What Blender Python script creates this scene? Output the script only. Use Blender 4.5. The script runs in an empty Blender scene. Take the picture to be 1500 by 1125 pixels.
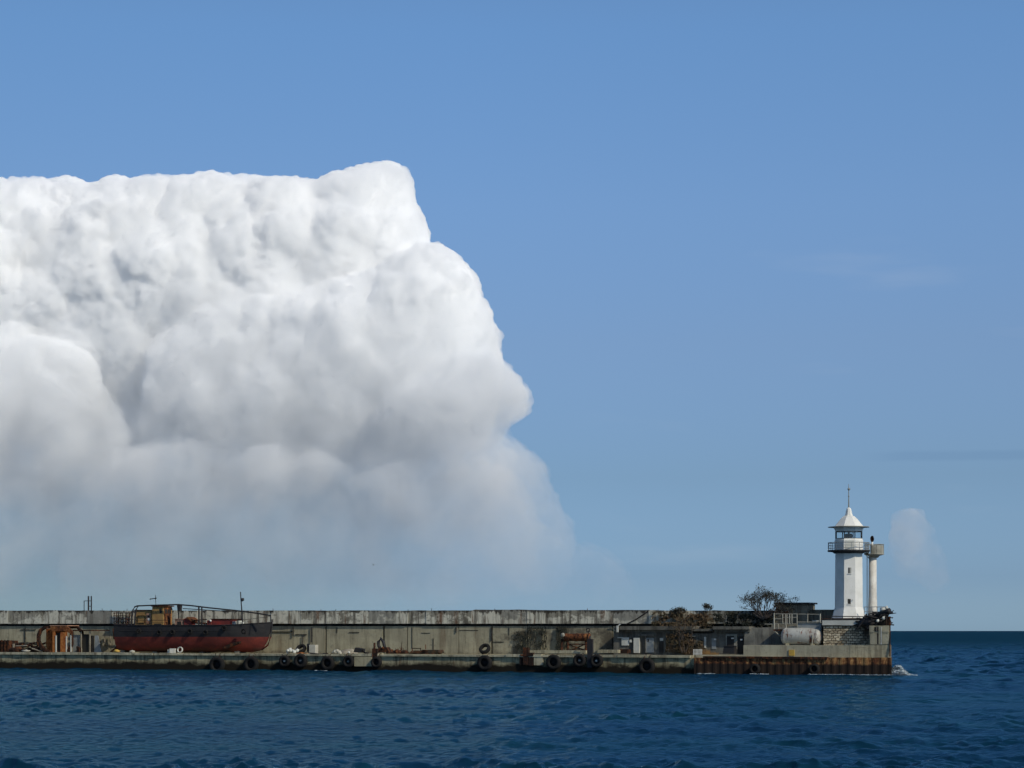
import bpy, bmesh, math, random
import numpy as np
from mathutils import Vector, Matrix, noise as mnoise
R = math.radians
sc = bpy.context.scene
C = sc.collection
F, HZ, CAMH = 3383.0, 924.0, 4.7          # focal length in photo pixels, horizon row, eye height (m)

# ------------------------------------------------------------------ camera
cam = bpy.data.cameras.new('camera'); cam.sensor_width = 36.0; cam.lens = 36.0*F/1500.0
cam.shift_y = (HZ-562.5)/1500.0; cam.clip_start = 1.0; cam.clip_end = 120000.0
co = bpy.data.objects.new('camera', cam); C.objects.link(co)
co.location = (0, 0, CAMH); co.rotation_euler = (R(90), 0, 0); sc.camera = co

# ------------------------------------------------------------------ render / light
sc.view_settings.view_transform = 'Standard'; sc.view_settings.look = 'None'
sc.view_settings.exposure = 0.0; sc.view_settings.gamma = 1.0
sc.cycles.max_bounces = 10; sc.cycles.diffuse_bounces = 5; sc.cycles.glossy_bounces = 3
sc.cycles.transparent_max_bounces = 24; sc.cycles.use_denoising = True
SUN_AZ, SUN_EL = R(134), R(36)            # azimuth clockwise from +Y
sd = bpy.data.lights.new('sun', 'SUN'); sd.energy = 2.95; sd.angle = R(0.5); sd.color = (1.0, 0.93, 0.79)
so = bpy.data.objects.new('sun', sd); C.objects.link(so)
sv = Vector((math.sin(SUN_AZ)*math.cos(SUN_EL), math.cos(SUN_AZ)*math.cos(SUN_EL), math.sin(SUN_EL)))
so.rotation_euler = sv.to_track_quat('Z', 'Y').to_euler(); so.location = sv*200

# ------------------------------------------------------------------ node helpers
class NT:
    def __init__(s, tree): s.t = tree; s.n = tree.nodes; s.l = tree.links
    def new(s, typ, **kw):
        n = s.n.new(typ)
        for k, v in kw.items(): setattr(n, k, v)
        return n
    def put(s, node, key, val):
        sock = node.inputs[key]
        if isinstance(val, bpy.types.NodeSocket): s.l.new(val, sock)
        elif val is not None:
            try: sock.default_value = val
            except (TypeError, ValueError): sock.default_value = tuple(val)+(1.0,)
    def math(s, op, a, b=None, clamp=False):
        n = s.new('ShaderNodeMath', operation=op, use_clamp=clamp)
        s.put(n, 0, a)
        if b is not None: s.put(n, 1, b)
        return n.outputs[0]
    def ramp(s, fac, stops, interp='LINEAR'):
        n = s.new('ShaderNodeValToRGB'); cr = n.color_ramp; cr.interpolation = interp
        while len(cr.elements) < len(stops): cr.elements.new(0.5)
        for e, (p, c) in zip(cr.elements, stops):
            e.position = p
            e.color = (c, c, c, 1) if isinstance(c, (int, float)) else tuple(c)+(1.0,)
        s.put(n, 0, fac); return n.outputs[0]
    def step(s, x, lo, hi):
        n = s.new('ShaderNodeMapRange', interpolation_type='SMOOTHSTEP')
        s.put(n, 0, x); s.put(n, 1, lo); s.put(n, 2, hi); return n.outputs[0]
    def mix(s, fac, a, b, blend='MIX'):
        n = s.new('ShaderNodeMix', data_type='RGBA', blend_type=blend)
        s.put(n, 0, fac); s.put(n, 6, a); s.put(n, 7, b); return n.outputs[2]
    def noise(s, vec, scale, detail=3, rough=0.55, dist=0.0, out=0):
        n = s.new('ShaderNodeTexNoise'); s.put(n, 'Vector', vec); s.put(n, 'Scale', scale)
        s.put(n, 'Detail', detail); s.put(n, 'Roughness', rough); s.put(n, 'Distortion', dist)
        return n.outputs[out]
    def vor(s, vec, scale, feature='F1', out=0):
        n = s.new('ShaderNodeTexVoronoi', feature=feature); s.put(n, 'Vector', vec); s.put(n, 'Scale', scale)
        return n.outputs[out]
    def mapping(s, vec, loc=(0,0,0), rot=(0,0,0), scale=(1,1,1)):
        n = s.new('ShaderNodeMapping'); s.put(n, 0, vec); s.put(n, 1, loc); s.put(n, 2, rot); s.put(n, 3, scale)
        return n.outputs[0]
    def sep(s, vec):
        n = s.new('ShaderNodeSeparateXYZ'); s.put(n, 0, vec); return n.outputs
    def bump(s, h, strength=0.5, dist=0.1):
        n = s.new('ShaderNodeBump'); s.put(n, 'Height', h); s.put(n, 'Strength', strength); s.put(n, 'Distance', dist)
        return n.outputs[0]

def new_mat(name):
    m = bpy.data.materials.new(name); m.use_nodes = True
    m.node_tree.nodes.clear(); nt = NT(m.node_tree)
    out = nt.new('ShaderNodeOutputMaterial')
    return m, nt, out

# ------------------------------------------------------------------ sky
w = bpy.data.worlds.new('World'); sc.world = w; w.use_nodes = True
w.node_tree.nodes.clear(); nt = NT(w.node_tree)
wo = nt.new('ShaderNodeOutputWorld'); bg = nt.new('ShaderNodeBackground')
sky = nt.new('ShaderNodeTexSky', sky_type='NISHITA'); sky.sun_disc = False
sky.sun_elevation = SUN_EL; sky.sun_rotation = SUN_AZ; sky.altitude = 0
sky.air_density = 1.0; sky.dust_density = 0.6; sky.ozone_density = 1.6
tc = nt.new('ShaderNodeTexCoord'); z = nt.sep(tc.outputs['Generated'])[2]
# clear sea air: deeper blue overhead, greyer veil low over the horizon
TINT = [(0.0,(0.52,0.82,1.42)),(0.004,(0.50,0.79,1.39)),(0.022,(0.378,0.595,1.105)),(0.066,(0.400,0.549,0.855)),(0.124,(0.545,0.658,0.905)),(0.181,(0.645,0.800,1.045)),(0.252,(0.685,0.915,1.165)),(0.42,(0.80,0.88,0.95)),(0.8,(0.80,0.86,0.92))]
tint = nt.ramp(z, TINT)
skyc = nt.mix(1.0, sky.outputs[0], tint, 'MULTIPLY')
xg = nt.sep(tc.outputs['Generated'])[0]
skyc = nt.mix(1.0, skyc, nt.ramp(nt.math('ADD', nt.math('MULTIPLY', xg, 2.0), 0.5), [(0.0,(0.87,0.88,0.88)),(0.45,(0.95,0.96,0.97)),(1.0,(1,1,1))]), 'MULTIPLY')
low = nt.math('MULTIPLY', nt.step(z, 0.13, 0.01), nt.step(xg, 0.04, -0.16))
skyc = nt.mix(low, skyc, nt.mix(1.0, skyc, (0.94, 0.88, 0.79), 'MULTIPLY'))
# faint wisps of high cloud
wv = nt.mapping(tc.outputs['Generated'], scale=(9, 9, 48))
wn = nt.step(nt.noise(wv, 1.0, 4, 0.5), 0.60, 0.80)
wm = nt.math('MULTIPLY', nt.math('MULTIPLY', wn, 0.09), nt.math('MULTIPLY', nt.step(xg, 0.0, 0.09), nt.step(z, 0.21, 0.15)))
skyc = nt.mix(wm, skyc, (5.5, 6.0, 6.6))
bandz = nt.math('ADD', z, nt.math('MULTIPLY', nt.noise(nt.mapping(tc.outputs['Generated'], scale=(14, 14, 3)), 1.0, 3, 0.5), 0.004))
band = nt.math('MULTIPLY', nt.math('MULTIPLY', nt.step(bandz, 0.0735, 0.0755), nt.step(bandz, 0.0795, 0.0772)), nt.math('MULTIPLY', nt.step(xg, 0.145, 0.17), 0.55))
skyc = nt.mix(band, skyc, nt.mix(1.0, skyc, (0.84, 0.87, 0.91), 'MULTIPLY'))
nt.put(bg, 0, skyc); nt.put(bg, 1, 0.10); nt.l.new(bg.outputs[0], wo.inputs[0])

def obj_from(name, verts, faces, mat=None, smooth=False):
    me = bpy.data.meshes.new(name)
    me.from_pydata([tuple(v) for v in verts], [], [tuple(f) for f in faces]); me.update()
    o = bpy.data.objects.new(name, me); C.objects.link(o)
    if mat: me.materials.append(mat)
    if smooth: me.polygons.foreach_set('use_smooth', [True]*len(me.polygons))
    return o
def tag(o, label=None, cat=None, group=None, kind=None):
    if label: o['label'] = label
    if cat: o['category'] = cat
    if group: o['group'] = group
    if kind: o['kind'] = kind
    return o
# ------------------------------------------------------------------ the cumulus: puffs on lobes, joined into one body
CL_D = 8000.0; CPX = CL_D/F                       # metres per photo pixel at the cloud
def cloud_pt(px, py, dep):                        # dep in photo-pixel sized units, negative = nearer
    Y = CL_D + dep*CPX
    return np.array(((px-750)/F*Y, Y, CAMH+(HZ-py)/F*Y))
def poly_dist(pts, poly):
    P = np.array(poly, float); A = P; B = np.roll(P, -1, 0)
    d2 = np.full(len(pts), 1e18); inside = np.zeros(len(pts), bool)
    for a, b in zip(A, B):
        ab = b-a; t = np.clip(((pts-a)@ab)/max(ab@ab, 1e-9), 0, 1)
        q = a+t[:, None]*ab; d2 = np.minimum(d2, ((pts-q)**2).sum(1))
        c = ((a[1] > pts[:, 1]) != (b[1] > pts[:, 1]))
        with np.errstate(divide='ignore', invalid='ignore'):
            xi = (b[0]-a[0])*(pts[:, 1]-a[1])/(b[1]-a[1])+a[0]
        inside ^= c & (pts[:, 0] < xi)
    return np.sqrt(d2), inside
def ico(sub):
    bm = bmesh.new(); bmesh.ops.create_icosphere(bm, subdivisions=sub, radius=1.0)
    v = np.array([x.co[:] for x in bm.verts]); bm.verts.index_update()
    f = np.array([[x.index for x in fc.verts] for fc in bm.faces]); bm.free(); return v, f
ICO = {k: ico(k) for k in (2, 3)}
def puff_cloud(name, layers, mat, voxel, seed, disp):
    rng = np.random.default_rng(seed); VV, FF, off = [], [], 0
    def ball(c, r, sub):
        nonlocal off
        v, f = ICO[sub]; s = r*np.array((1, 1, 1))
        VV.append(c+v*s); FF.append(f+off); off += len(v)
    for poly, dep, Rb, rmin, rmax, num in layers:
        P = np.array(poly, float); lo, hi = P.min(0), P.max(0)
        pts = rng.uniform(lo, hi, (num, 2)); d, ins = poly_dist(pts, poly)
        pts, d = pts[ins], d[ins]
        wob = np.array([mnoise.noise((x*0.012, y*0.012, dep*0.1))+0.5*mnoise.noise((x*0.03, y*0.03, dep*0.1)) for x, y in pts])
        for (x, y), D, wb in zip(pts, d, wob):
            r = min(D-5.5, rmax*(0.45+0.55*rng.random()))
            if r < rmin: continue
            t = min(D/Rb, 1.0); bul = Rb*0.55*math.sqrt(1-(1-t)**2)
            zz = dep - bul + r*0.85 + rng.normal()*r*0.12 + wb*13*min(1, D/25)
            ball(cloud_pt(x, y, zz), r*CPX, 3 if r > 25 else 2)
            if rng.random() < 0.25:                # body behind
                ball(cloud_pt(x, y, dep+bul*0.6), min(D, Rb*0.8)*CPX, 2)
    V = np.concatenate(VV); Fc = np.concatenate(FF)
    o = obj_from(name, V, Fc, mat)
    m = o.modifiers.new('join', 'REMESH'); m.mode = 'VOXEL'; m.voxel_size = voxel; m.use_smooth_shade = True
    m = o.modifiers.new('soft', 'SMOOTH'); m.iterations = 5; m.factor = 0.5
    for i, (sz, st, typ) in enumerate(disp):
        t = bpy.data.textures.new('billow', typ); t.noise_scale = sz
        if typ == 'CLOUDS': t.noise_type = 'SOFT_NOISE'; t.noise_depth = 2
        else: t.distance_metric = 'DISTANCE_SQUARED'; t.noise_intensity = 1.2
        d = o.modifiers.new('billow', 'DISPLACE'); d.texture = t; d.texture_coords = 'GLOBAL'
        d.strength = st; d.mid_level = 0.5
    m = o.modifiers.new('join2', 'REMESH'); m.mode = 'VOXEL'; m.voxel_size = voxel; m.use_smooth_shade = True
    m = o.modifiers.new('soft2', 'SMOOTH'); m.iterations = 1; m.factor = 0.5
    dg = bpy.context.evaluated_depsgraph_get()
    me = bpy.data.meshes.new_from_object(o.evaluated_get(dg)); o.modifiers.clear(); o.data = me
    # keep the outer skin only: drop the hollow pockets sealed inside
    nv, ne = len(me.vertices), len(me.edges); E = np.empty(ne*2, np.int32); me.edges.foreach_get('vertices', E); E = E.reshape(-1, 2)
    lab = np.arange(nv)
    while True:
        m2 = np.minimum(lab[E[:, 0]], lab[E[:, 1]]); new = lab.copy()
        np.minimum.at(new, lab[E[:, 0]], m2); np.minimum.at(new, lab[E[:, 1]], m2)
        new = new[new]; new = new[new]
        if (new == lab).all(): break
        lab = new
    main = np.bincount(lab).argmax(); keep = lab == main
    nf = len(me.polygons); lt = np.empty(nf, np.int32); ls = np.empty(nf, np.int32)
    me.polygons.foreach_get('loop_total', lt); me.polygons.foreach_get('loop_start', ls)
    lv_ = np.empty(len(me.loops), np.int32); me.loops.foreach_get('vertex_index', lv_)
    co_ = np.empty(nv*3); me.vertices.foreach_get('co', co_); co_ = co_.reshape(-1, 3)
    fk = keep[lv_[ls]]; idx = np.cumsum(keep)-1
    lk = np.repeat(fk, lt); nl = idx[lv_[lk]].astype(np.int32); lt2 = lt[fk]
    m3 = bpy.data.meshes.new(name); m3.vertices.add(int(keep.sum())); m3.vertices.foreach_set('co', co_[keep].ravel())
    m3.loops.add(len(nl)); m3.loops.foreach_set('vertex_index', nl); m3.polygons.add(len(lt2))
    m3.polygons.foreach_set('loop_start', np.concatenate([[0], np.cumsum(lt2)[:-1]]).astype(np.int32))
    m3.polygons.foreach_set('use_smooth', np.ones(len(lt2), bool)); m3.update(calc_edges=True); m3.materials.append(mat)
    o.data = me = m3
    return o
LA = [(-330,300),(-120,272),(0,263),(60,262),(105,262),(132,270),(165,262),(230,262),(295,253),(345,259),(420,262),(455,264),(500,252),(545,245),(583,246),(590,262),(597,282),(612,304),(625,322),(634,355),(640,420),(560,520),(300,620),(-330,640)]
LB = [(215,500),(270,455),(330,434),(400,428),(450,418),(500,404),(545,388),(575,372),(610,358),(640,358),(668,378),(697,408),(712,440),(722,470),(732,500),(737,540),(720,640),(560,770),(250,800),(190,640)]
LC = [(520,660),(555,580),(610,550),(650,520),(690,508),(722,520),(745,540),(765,560),(777,582),(774,608),(745,622),(715,680),(640,720),(540,730)]
LD = [(400,790),(500,700),(620,665),(690,636),(735,628),(755,648),(772,665),(797,676),(806,700),(809,722),(815,745),(834,765),(842,790),(850,850),(700,890),(380,890)]
LE = [(-330,470),(-50,500),(20,492),(60,485),(105,500),(150,530),(172,590),(196,650),(225,715),(250,890),(-330,890)]
LF = [(90,760),(160,660),(270,640),(360,660),(450,640),(540,690),(600,760),(620,890),(80,890)]
LP = [(470,268),(500,251),(545,241),(578,239),(590,241),(595,262),(602,284),(616,304),(628,322),(600,340),(540,300)]
LW = [(640,720),(790,760),(842,792),(880,810),(915,832),(935,860),(930,890),(560,890)]
LK = [(-330,330),(0,300),(300,290),(540,285),(590,330),(640,410),(690,470),(700,540),(660,600),(-330,600)]  # unseen back layer, added so the cloud scatters more light and looks whiter
LZ = [(-330,520),(300,560),(620,640),(760,690),(790,740),(800,880),(-330,880)]
LG = [(60,400),(85,300),(130,285),(165,290),(160,350),(240,330),(240,370),(200,400),(150,420),(95,410)]
LH = [(300,420),(330,330),(420,300),(520,290),(560,320),(545,370),(480,400),(400,425)]

# droplets: a scattering volume, dense in the towers, thinned towards the base to imitate haze
sc.cycles.volume_bounces = 84; sc.cycles.max_bounces = 88; sc.cycles.volume_step_rate = 0.4; sc.cycles.volume_max_steps = 256
sc.cycles.use_adaptive_sampling = True; sc.cycles.adaptive_threshold = 0.03; sc.cycles.adaptive_min_samples = 24
def vol_mat(name, lo, hi, z0, zs, power):
    m, nt, out = new_mat(name)
    v = nt.new('ShaderNodeVolumeScatter'); nt.put(v, 'Color', (1.0, 0.9988, 0.9950)); nt.put(v, 'Anisotropy', -0.28)
    g = nt.new('ShaderNodeNewGeometry'); pos = g.outputs['Position']; z = nt.sep(pos)[2]
    n = nt.noise(pos, 0.006, 3, 0.6)
    t = nt.math('DIVIDE', nt.math('SUBTRACT', nt.math('ADD', z, nt.math('MULTIPLY', nt.math('SUBTRACT', n, 0.5), 300.0)), z0), zs, True)
    fall = nt.math('MULTIPLY', nt.math('EXPONENT', nt.math('MULTIPLY', nt.math('SUBTRACT', t, 1.0), power)), nt.step(t, 0.0, 0.16))
    d = nt.math('MULTIPLY', fall, nt.math('ADD', lo, nt.math('MULTIPLY', nt.step(n, 0.35, 0.65), hi)))
    nt.put(v, 'Density', d); nt.l.new(v.outputs[0], out.inputs[1]); return m
VOLM = vol_mat('cloud_droplets', 0.034, 0.062, 20.0, 1150.0, 5.5)
cloud = puff_cloud('cumulus_cloud', [
    (LK, 200, 200, 50, 150, 200), (LA, 0, 190, 4, 60, 2600), (LP, -20, 50, 3, 24, 420), (LG, -80, 50, 5, 30, 260), (LH, -80, 60, 5, 40, 260), (LB, -75, 170, 4, 60, 1700), (LC, -165, 110, 4, 45, 800),
    (LW, -60, 60, 5, 40, 500), (LZ, -50, 80, 8, 90, 900), (LD, -195, 120, 4, 50, 1200), (LE, -95, 150, 5, 60, 1300), (LF, -160, 120, 5, 55, 900)],
    VOLM, 4.8, 7,
    [(190, 34, 'CLOUDS'), (170, -25, 'VORONOI'), (70, -13, 'VORONOI'), (60, 16, 'CLOUDS'), (30, -14, 'VORONOI'), (15, -8, 'VORONOI')])
tag(cloud, 'huge white cumulus cloud with billowing edge rising on the left above the breakwater', 'cloud')
# ------------------------------------------------------------------ the sea
def build_sea():
    rng = np.random.default_rng(11)
    rows = [42.0]
    while rows[-1] < 800: rows.append(rows[-1]*1.0021)
    k = 1.0021
    while rows[-1] < 60000: k = min(k*1.006, 1.12); rows.append(rows[-1]*k)
    Yr = np.array(rows); a = np.linspace(-0.33, 0.33, 740); out_ = 0.33+0.002*(1.085**np.arange(1, 56)-1)/0.085; a = np.concatenate([-out_[::-1], a, out_])
    Y = np.repeat(Yr[:, None], len(a), 1); X = a[None, :]*Y
    sp = np.maximum(np.gradient(a)[None, :]*Yr[:, None], np.gradient(Yr)[:, None])
    # open sea beyond the breakwater runs rougher than the sheltered water in front of it
    u0 = (X-40.3)*0.39+(Y-244.6)*0.92
    rough = 1.0+0.9/(1+np.exp(-(u0-6)/6.0)) - 0.45*np.exp(-((u0+2)/11)**2)*(X < 46)
    H = np.zeros_like(X); DX = np.zeros_like(X); DY = np.zeros_like(X)
    wind = R(205)
    lam = np.exp(rng.uniform(np.log(0.45), np.log(14.0), 110)); lam.sort()
    for L in lam:
        th = wind+rng.normal()*R(38); kx, ky = math.cos(th), math.sin(th); kk = 2*math.pi/L
        s = 0.035*(1.15 if L < 2 else 0.85 if L < 5 else 0.36*(5/L)**0.8)*(0.8+0.4*rng.random())
        A = s/kk; fade = np.clip((L/sp-1.8)/2.0, 0, 1)
        ph = kk*(X*kx+Y*ky)+rng.uniform(0, 2*math.pi)
        Aw = A*fade*rough
        H += Aw*np.sin(ph); cph = np.cos(ph)*Aw*0.9
        DX += kx*cph; DY += ky*cph
    # gusts: slow patches of steeper and calmer water
    pat = np.zeros_like(X)
    for L in (14, 23, 37, 60, 90):
        for _ in range(3):
            th = rng.uniform(0, math.pi); pat += np.sin(2*math.pi/L*(X*math.cos(th)*0.5+Y*math.sin(th))+rng.uniform(0, 6.28))
    pat = np.clip(1.0+0.11*pat, 0.55, 1.5)
    H *= pat; DX *= pat; DY *= pat
    crest = H/ (0.14*rough)
    X2, Y2 = X+DX, Y+DY
    V = np.stack([X2, Y2, H], -1).reshape(-1, 3)
    nr, nc = X.shape; i = np.arange(nr*nc).reshape(nr, nc)
    Fq = np.stack([i[:-1, :-1], i[:-1, 1:], i[1:, 1:], i[1:, :-1]], -1).reshape(-1, 4)
    me = bpy.data.meshes.new('sea')
    me.vertices.add(len(V)); me.vertices.foreach_set('co', V.ravel())
    me.loops.add(Fq.size); me.loops.foreach_set('vertex_index', Fq.ravel().astype(np.int32))
    me.polygons.add(len(Fq)); me.polygons.foreach_set('loop_start', np.arange(0, Fq.size, 4, dtype=np.int32))
    me.polygons.foreach_set('use_smooth', np.ones(len(Fq), bool)); me.update(calc_edges=True)
    at = me.attributes.new('crest', 'FLOAT', 'POINT'); at.data.foreach_set('value', crest.ravel().astype(np.float32))
    o = bpy.data.objects.new('sea', me); C.objects.link(o)
    m, nt, out = new_mat('sea_water')
    g = nt.new('ShaderNodeNewGeometry'); pos = g.outputs['Position']
    big = nt.noise(nt.mapping(pos, scale=(0.02, 0.05, 0.02)), 1.0, 3, 0.5)
    col = nt.mix(nt.step(big, 0.35, 0.65), (0.003, 0.0250, 0.058), (0.004, 0.0335, 0.057))
    at = nt.new('ShaderNodeAttribute', attribute_name='crest')
    fn = nt.noise(nt.mapping(pos, scale=(1.1, 3.0, 1)), 1.0, 6, 0.75)
    patch = nt.noise(nt.mapping(pos, scale=(0.035, 0.05, 1)), 1.0, 2, 0.5)
    fo = nt.math('ADD', nt.math('ADD', at.outputs['Fac'], nt.math('MULTIPLY', fn, 1.5)), nt.math('MULTIPLY', patch, 2.0))
    foam = nt.step(fo, FOAM0, FOAM0+0.6)
    col = nt.mix(foam, col, (0.36, 0.43, 0.46))
    yy = nt.sep(pos)[1]
    r1 = nt.noise(nt.mapping(pos, rot=(0, 0, R(25)), scale=(1.5, 4.0, 1)), 1.0, 4, 0.6)
    r3 = nt.noise(nt.mapping(pos, scale=(0.06, 0.16, 1)), 1.0, 4, 0.65)
    h = nt.math('ADD', nt.math('MULTIPLY', r1, 0.06), nt.math('MULTIPLY', r3, nt.math('MULTIPLY', nt.step(yy, 250, 900), 2.6)))
    nrm = nt.bump(h, 1.0, 1.0)
    df = nt.new('ShaderNodeBsdfDiffuse'); nt.put(df, 'Color', col); nt.put(df, 'Normal', nrm)
    gl = nt.new('ShaderNodeBsdfGlossy'); nt.put(gl, 'Color', (0.42, 0.74, 1.0)); nt.put(gl, 'Roughness', 0.06); nt.put(gl, 'Normal', nrm)
    fr = nt.new('ShaderNodeFresnel'); nt.put(fr, 'IOR', 1.33); nt.put(fr, 'Normal', nrm)
    fac = nt.math('MULTIPLY', nt.math('POWER', fr.outputs[0], 1.5), nt.math('SUBTRACT', nt.math('SUBTRACT', 0.47, nt.math('MULTIPLY', nt.step(yy, 260, 1200), 0.34)), nt.math('MULTIPLY', foam, 0.5)))
    fac = nt.math('MAXIMUM', fac, 0.0)
    mx = nt.new('ShaderNodeMixShader'); nt.l.new(fac, mx.inputs[0]); nt.l.new(df.outputs[0], mx.inputs[1]); nt.l.new(gl.outputs[0], mx.inputs[2])
    nt.l.new(mx.outputs[0], out.inputs[0]); me.materials.append(m)
    tag(o, kind='structure'); return o
FOAM0 = 5.6
sea = build_sea()
# ------------------------------------------------------------------ pier frame: x along the pier (0 = right corner), y into it, z up
C0 = Vector((40.3, 244.6, 0)); TH = math.atan2(-44.4, 104.4)
EX = Vector((math.cos(TH), math.sin(TH), 0)); EY = Vector((-math.sin(TH), math.cos(TH), 0))
def W(x, y, z): return C0+EX*x+EY*y+Vector((0, 0, z))
def XP(px, v):
    a = (px-750)/F
    return (a*(C0.y+v*EY.y)-C0.x-v*EY.x)/(EX.x-a*EX.y)
def DP(px, v): return C0.y+XP(px, v)*EX.y+v*EY.y
def ZP(px, py, v): return CAMH+(HZ-py)*DP(px, v)/F
def P(px, py, v): return Vector((XP(px, v), v, ZP(px, py, v)))
rnd = random.Random(5)
class MB:
    def __init__(s): s.v = []; s.f = []; s.sm = []
    def add(s, vs, fs, smooth=False):
        o = len(s.v); s.v += [Vector(v) for v in vs]; s.f += [tuple(i+o for i in f) for f in fs]; s.sm += [smooth]*len(fs); return s
    def box(s, x0, x1, y0, y1, z0, z1):
        vs = [(x, y, z) for z in (z0, z1) for y in (y0, y1) for x in (x0, x1)]
        return s.add(vs, [(0,2,3,1),(4,5,7,6),(0,1,5,4),(2,6,7,3),(0,4,6,2),(1,3,7,5)])
    def pbox(s, px0, px1, py0, py1, v0, v1):
        m = (px0+px1)/2
        return s.box(XP(px0, v0), XP(px1, v0), v0, v1, ZP(m, py1, v0), ZP(m, py0, v0))
    def prism(s, pts, y0, y1):                 # pts = (x, z) outline
        n = len(pts)
        a = sum(pts[i][0]*pts[(i+1) % n][1]-pts[(i+1) % n][0]*pts[i][1] for i in range(n))
        if a < 0: pts = pts[::-1]
        vs = [(x, y0, z) for x, z in pts]+[(x, y1, z) for x, z in pts]
        fs = [tuple(range(n)), tuple(range(2*n-1, n-1, -1))]+[((i+1) % n, i, n+i, n+(i+1) % n) for i in range(n)]
        return s.add(vs, fs)
    def plan(s, pts, z0, z1):                  # pts = (x, y) ground plan
        n = len(pts)
        vs = [(x, y, z0) for x, y in pts]+[(x, y, z1) for x, y in pts]
        fs = [tuple(range(n-1, -1, -1)), tuple(range(n, 2*n))]+[(i, (i+1) % n, n+(i+1) % n, n+i) for i in range(n)]
        return s.add(vs, fs)
    def pprism(s, pts, v0, v1): return s.prism([(XP(a, v0), ZP(a, b, v0)) for a, b in pts], v0, v1)
    def tube(s, path, r, n=6, r2=None):
        path = [Vector(p) for p in path]; k = len(path); rings = []
        for i, p in enumerate(path):
            t = (path[min(i+1, k-1)]-path[max(i-1, 0)]).normalized()
            up = Vector((0, 0, 1)) if abs(t.z) < 0.9 else Vector((1, 0, 0))
            a = t.cross(up).normalized(); b = a.cross(t)
            rr = r if r2 is None else r+(r2-r)*i/(k-1)
            rings.append([p+(a*math.cos(q)+b*math.sin(q))*rr for q in [2*math.pi*j/n for j in range(n)]])
        vs = [v for ring in rings for v in ring]
        fs = [(i*n+j, i*n+(j+1) % n, (i+1)*n+(j+1) % n, (i+1)*n+j) for i in range(k-1) for j in range(n)]
        fs += [tuple(range(n-1, -1, -1)), tuple(range((k-1)*n, k*n))]
        return s.add(vs, fs, n > 6)
    def ptube(s, pts, r, n=6): return s.tube([P(*p) for p in pts], r, n)
    def lathe(s, cx, cy, prof, n=24, ph=0.0, smooth=True, cap=True):
        vs = [(cx+r*math.cos(ph+2*math.pi*j/n), cy+r*math.sin(ph+2*math.pi*j/n), z) for r, z in prof for j in range(n)]
        k = len(prof)
        fs = [(i*n+j, i*n+(j+1) % n, (i+1)*n+(j+1) % n, (i+1)*n+j) for i in range(k-1) for j in range(n)]
        if cap: fs += [tuple(range(n-1, -1, -1)), tuple(range((k-1)*n, k*n))]
        return s.add(vs, fs, smooth)
    def ring(s, c, prof, n=24, axis='y'):      # prof = (radius, offset along the axis), closed
        c = Vector(c); k = len(prof); vs = []
        for j in range(n):
            q = 2*math.pi*j/n
            for r, o in prof:
                if axis == 'y': vs.append(c+Vector((r*math.cos(q), o, r*math.sin(q))))
                elif axis == 'x': vs.append(c+Vector((o, r*math.cos(q), r*math.sin(q))))
                else: vs.append(c+Vector((r*math.cos(q), r*math.sin(q), o)))
        fs = [(j*k+i, ((j+1) % n)*k+i, ((j+1) % n)*k+(i+1) % k, j*k+(i+1) % k) for j in range(n) for i in range(k)]
        return s.add(vs, fs, True)
    def blob(s, c, r, seed=0, sub=2, amp=0.25, sc=(1, 1, 1)):
        v, f = ICO[sub]; c = Vector(c); vs = []
        for p in v:
            q = Vector(p); k = 1+amp*mnoise.noise(q*1.7+Vector((seed*7.3, seed*3.1, seed)))
            vs.append(c+Vector((q.x*r*sc[0], q.y*r*sc[1], q.z*r*sc[2]))*k)
        return s.add(vs, [tuple(x) for x in f], True)
    def rot(s, i0, c, axis, ang):              # turn the vertices from i0 on about c
        M = Matrix.Rotation(ang, 3, axis); c = Vector(c)
        for i in range(i0, len(s.v)): s.v[i] = c+M@(s.v[i]-c)
        return s
    def build(s, name, mat, root=None, label=None, cat=None, group=None, kind=None, tri=False):
        if root is not None: b = Vector(root['_b'])
        else:
            xs = [v.x for v in s.v]; ys = [v.y for v in s.v]; zs = [v.z for v in s.v]
            b = Vector(((min(xs)+max(xs))/2, (min(ys)+max(ys))/2, min(zs)))
        me = bpy.data.meshes.new(name); me.from_pydata([tuple(v-b) for v in s.v], [], s.f)
        me.polygons.foreach_set('use_smooth', s.sm); me.update()
        bm = bmesh.new(); bm.from_mesh(me); bmesh.ops.recalc_face_normals(bm, faces=bm.faces); bm.to_mesh(me); bm.free()
        me.materials.append(mat); o = bpy.data.objects.new(name, me); C.objects.link(o)
        if root is not None: o.parent = root
        else: o.location = W(*b); o.rotation_euler.z = TH
        o['_b'] = tuple(b); ROOTS.append(o)
        return tag(o, label, cat, group, kind)
ROOTS = []
def root(name, x, y, z, label, cat, group=None):
    o = bpy.data.objects.new(name, None); o.empty_display_size = 0.3; C.objects.link(o)
    o.location = W(x, y, z); o.rotation_euler.z = TH; o['_b'] = (x, y, z); ROOTS.append(o)
    return tag(o, label, cat, group)
def copy_thing(o, x, y, z, label, scale=1.0, turn=0.0):
    c = o.copy(); C.objects.link(c); c.location = W(x, y, z); c.scale = (scale,)*3; c.rotation_euler.y = turn; c['label'] = label
    for ch in o.children:
        d = ch.copy(); C.objects.link(d); d.parent = c
    return c

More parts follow.
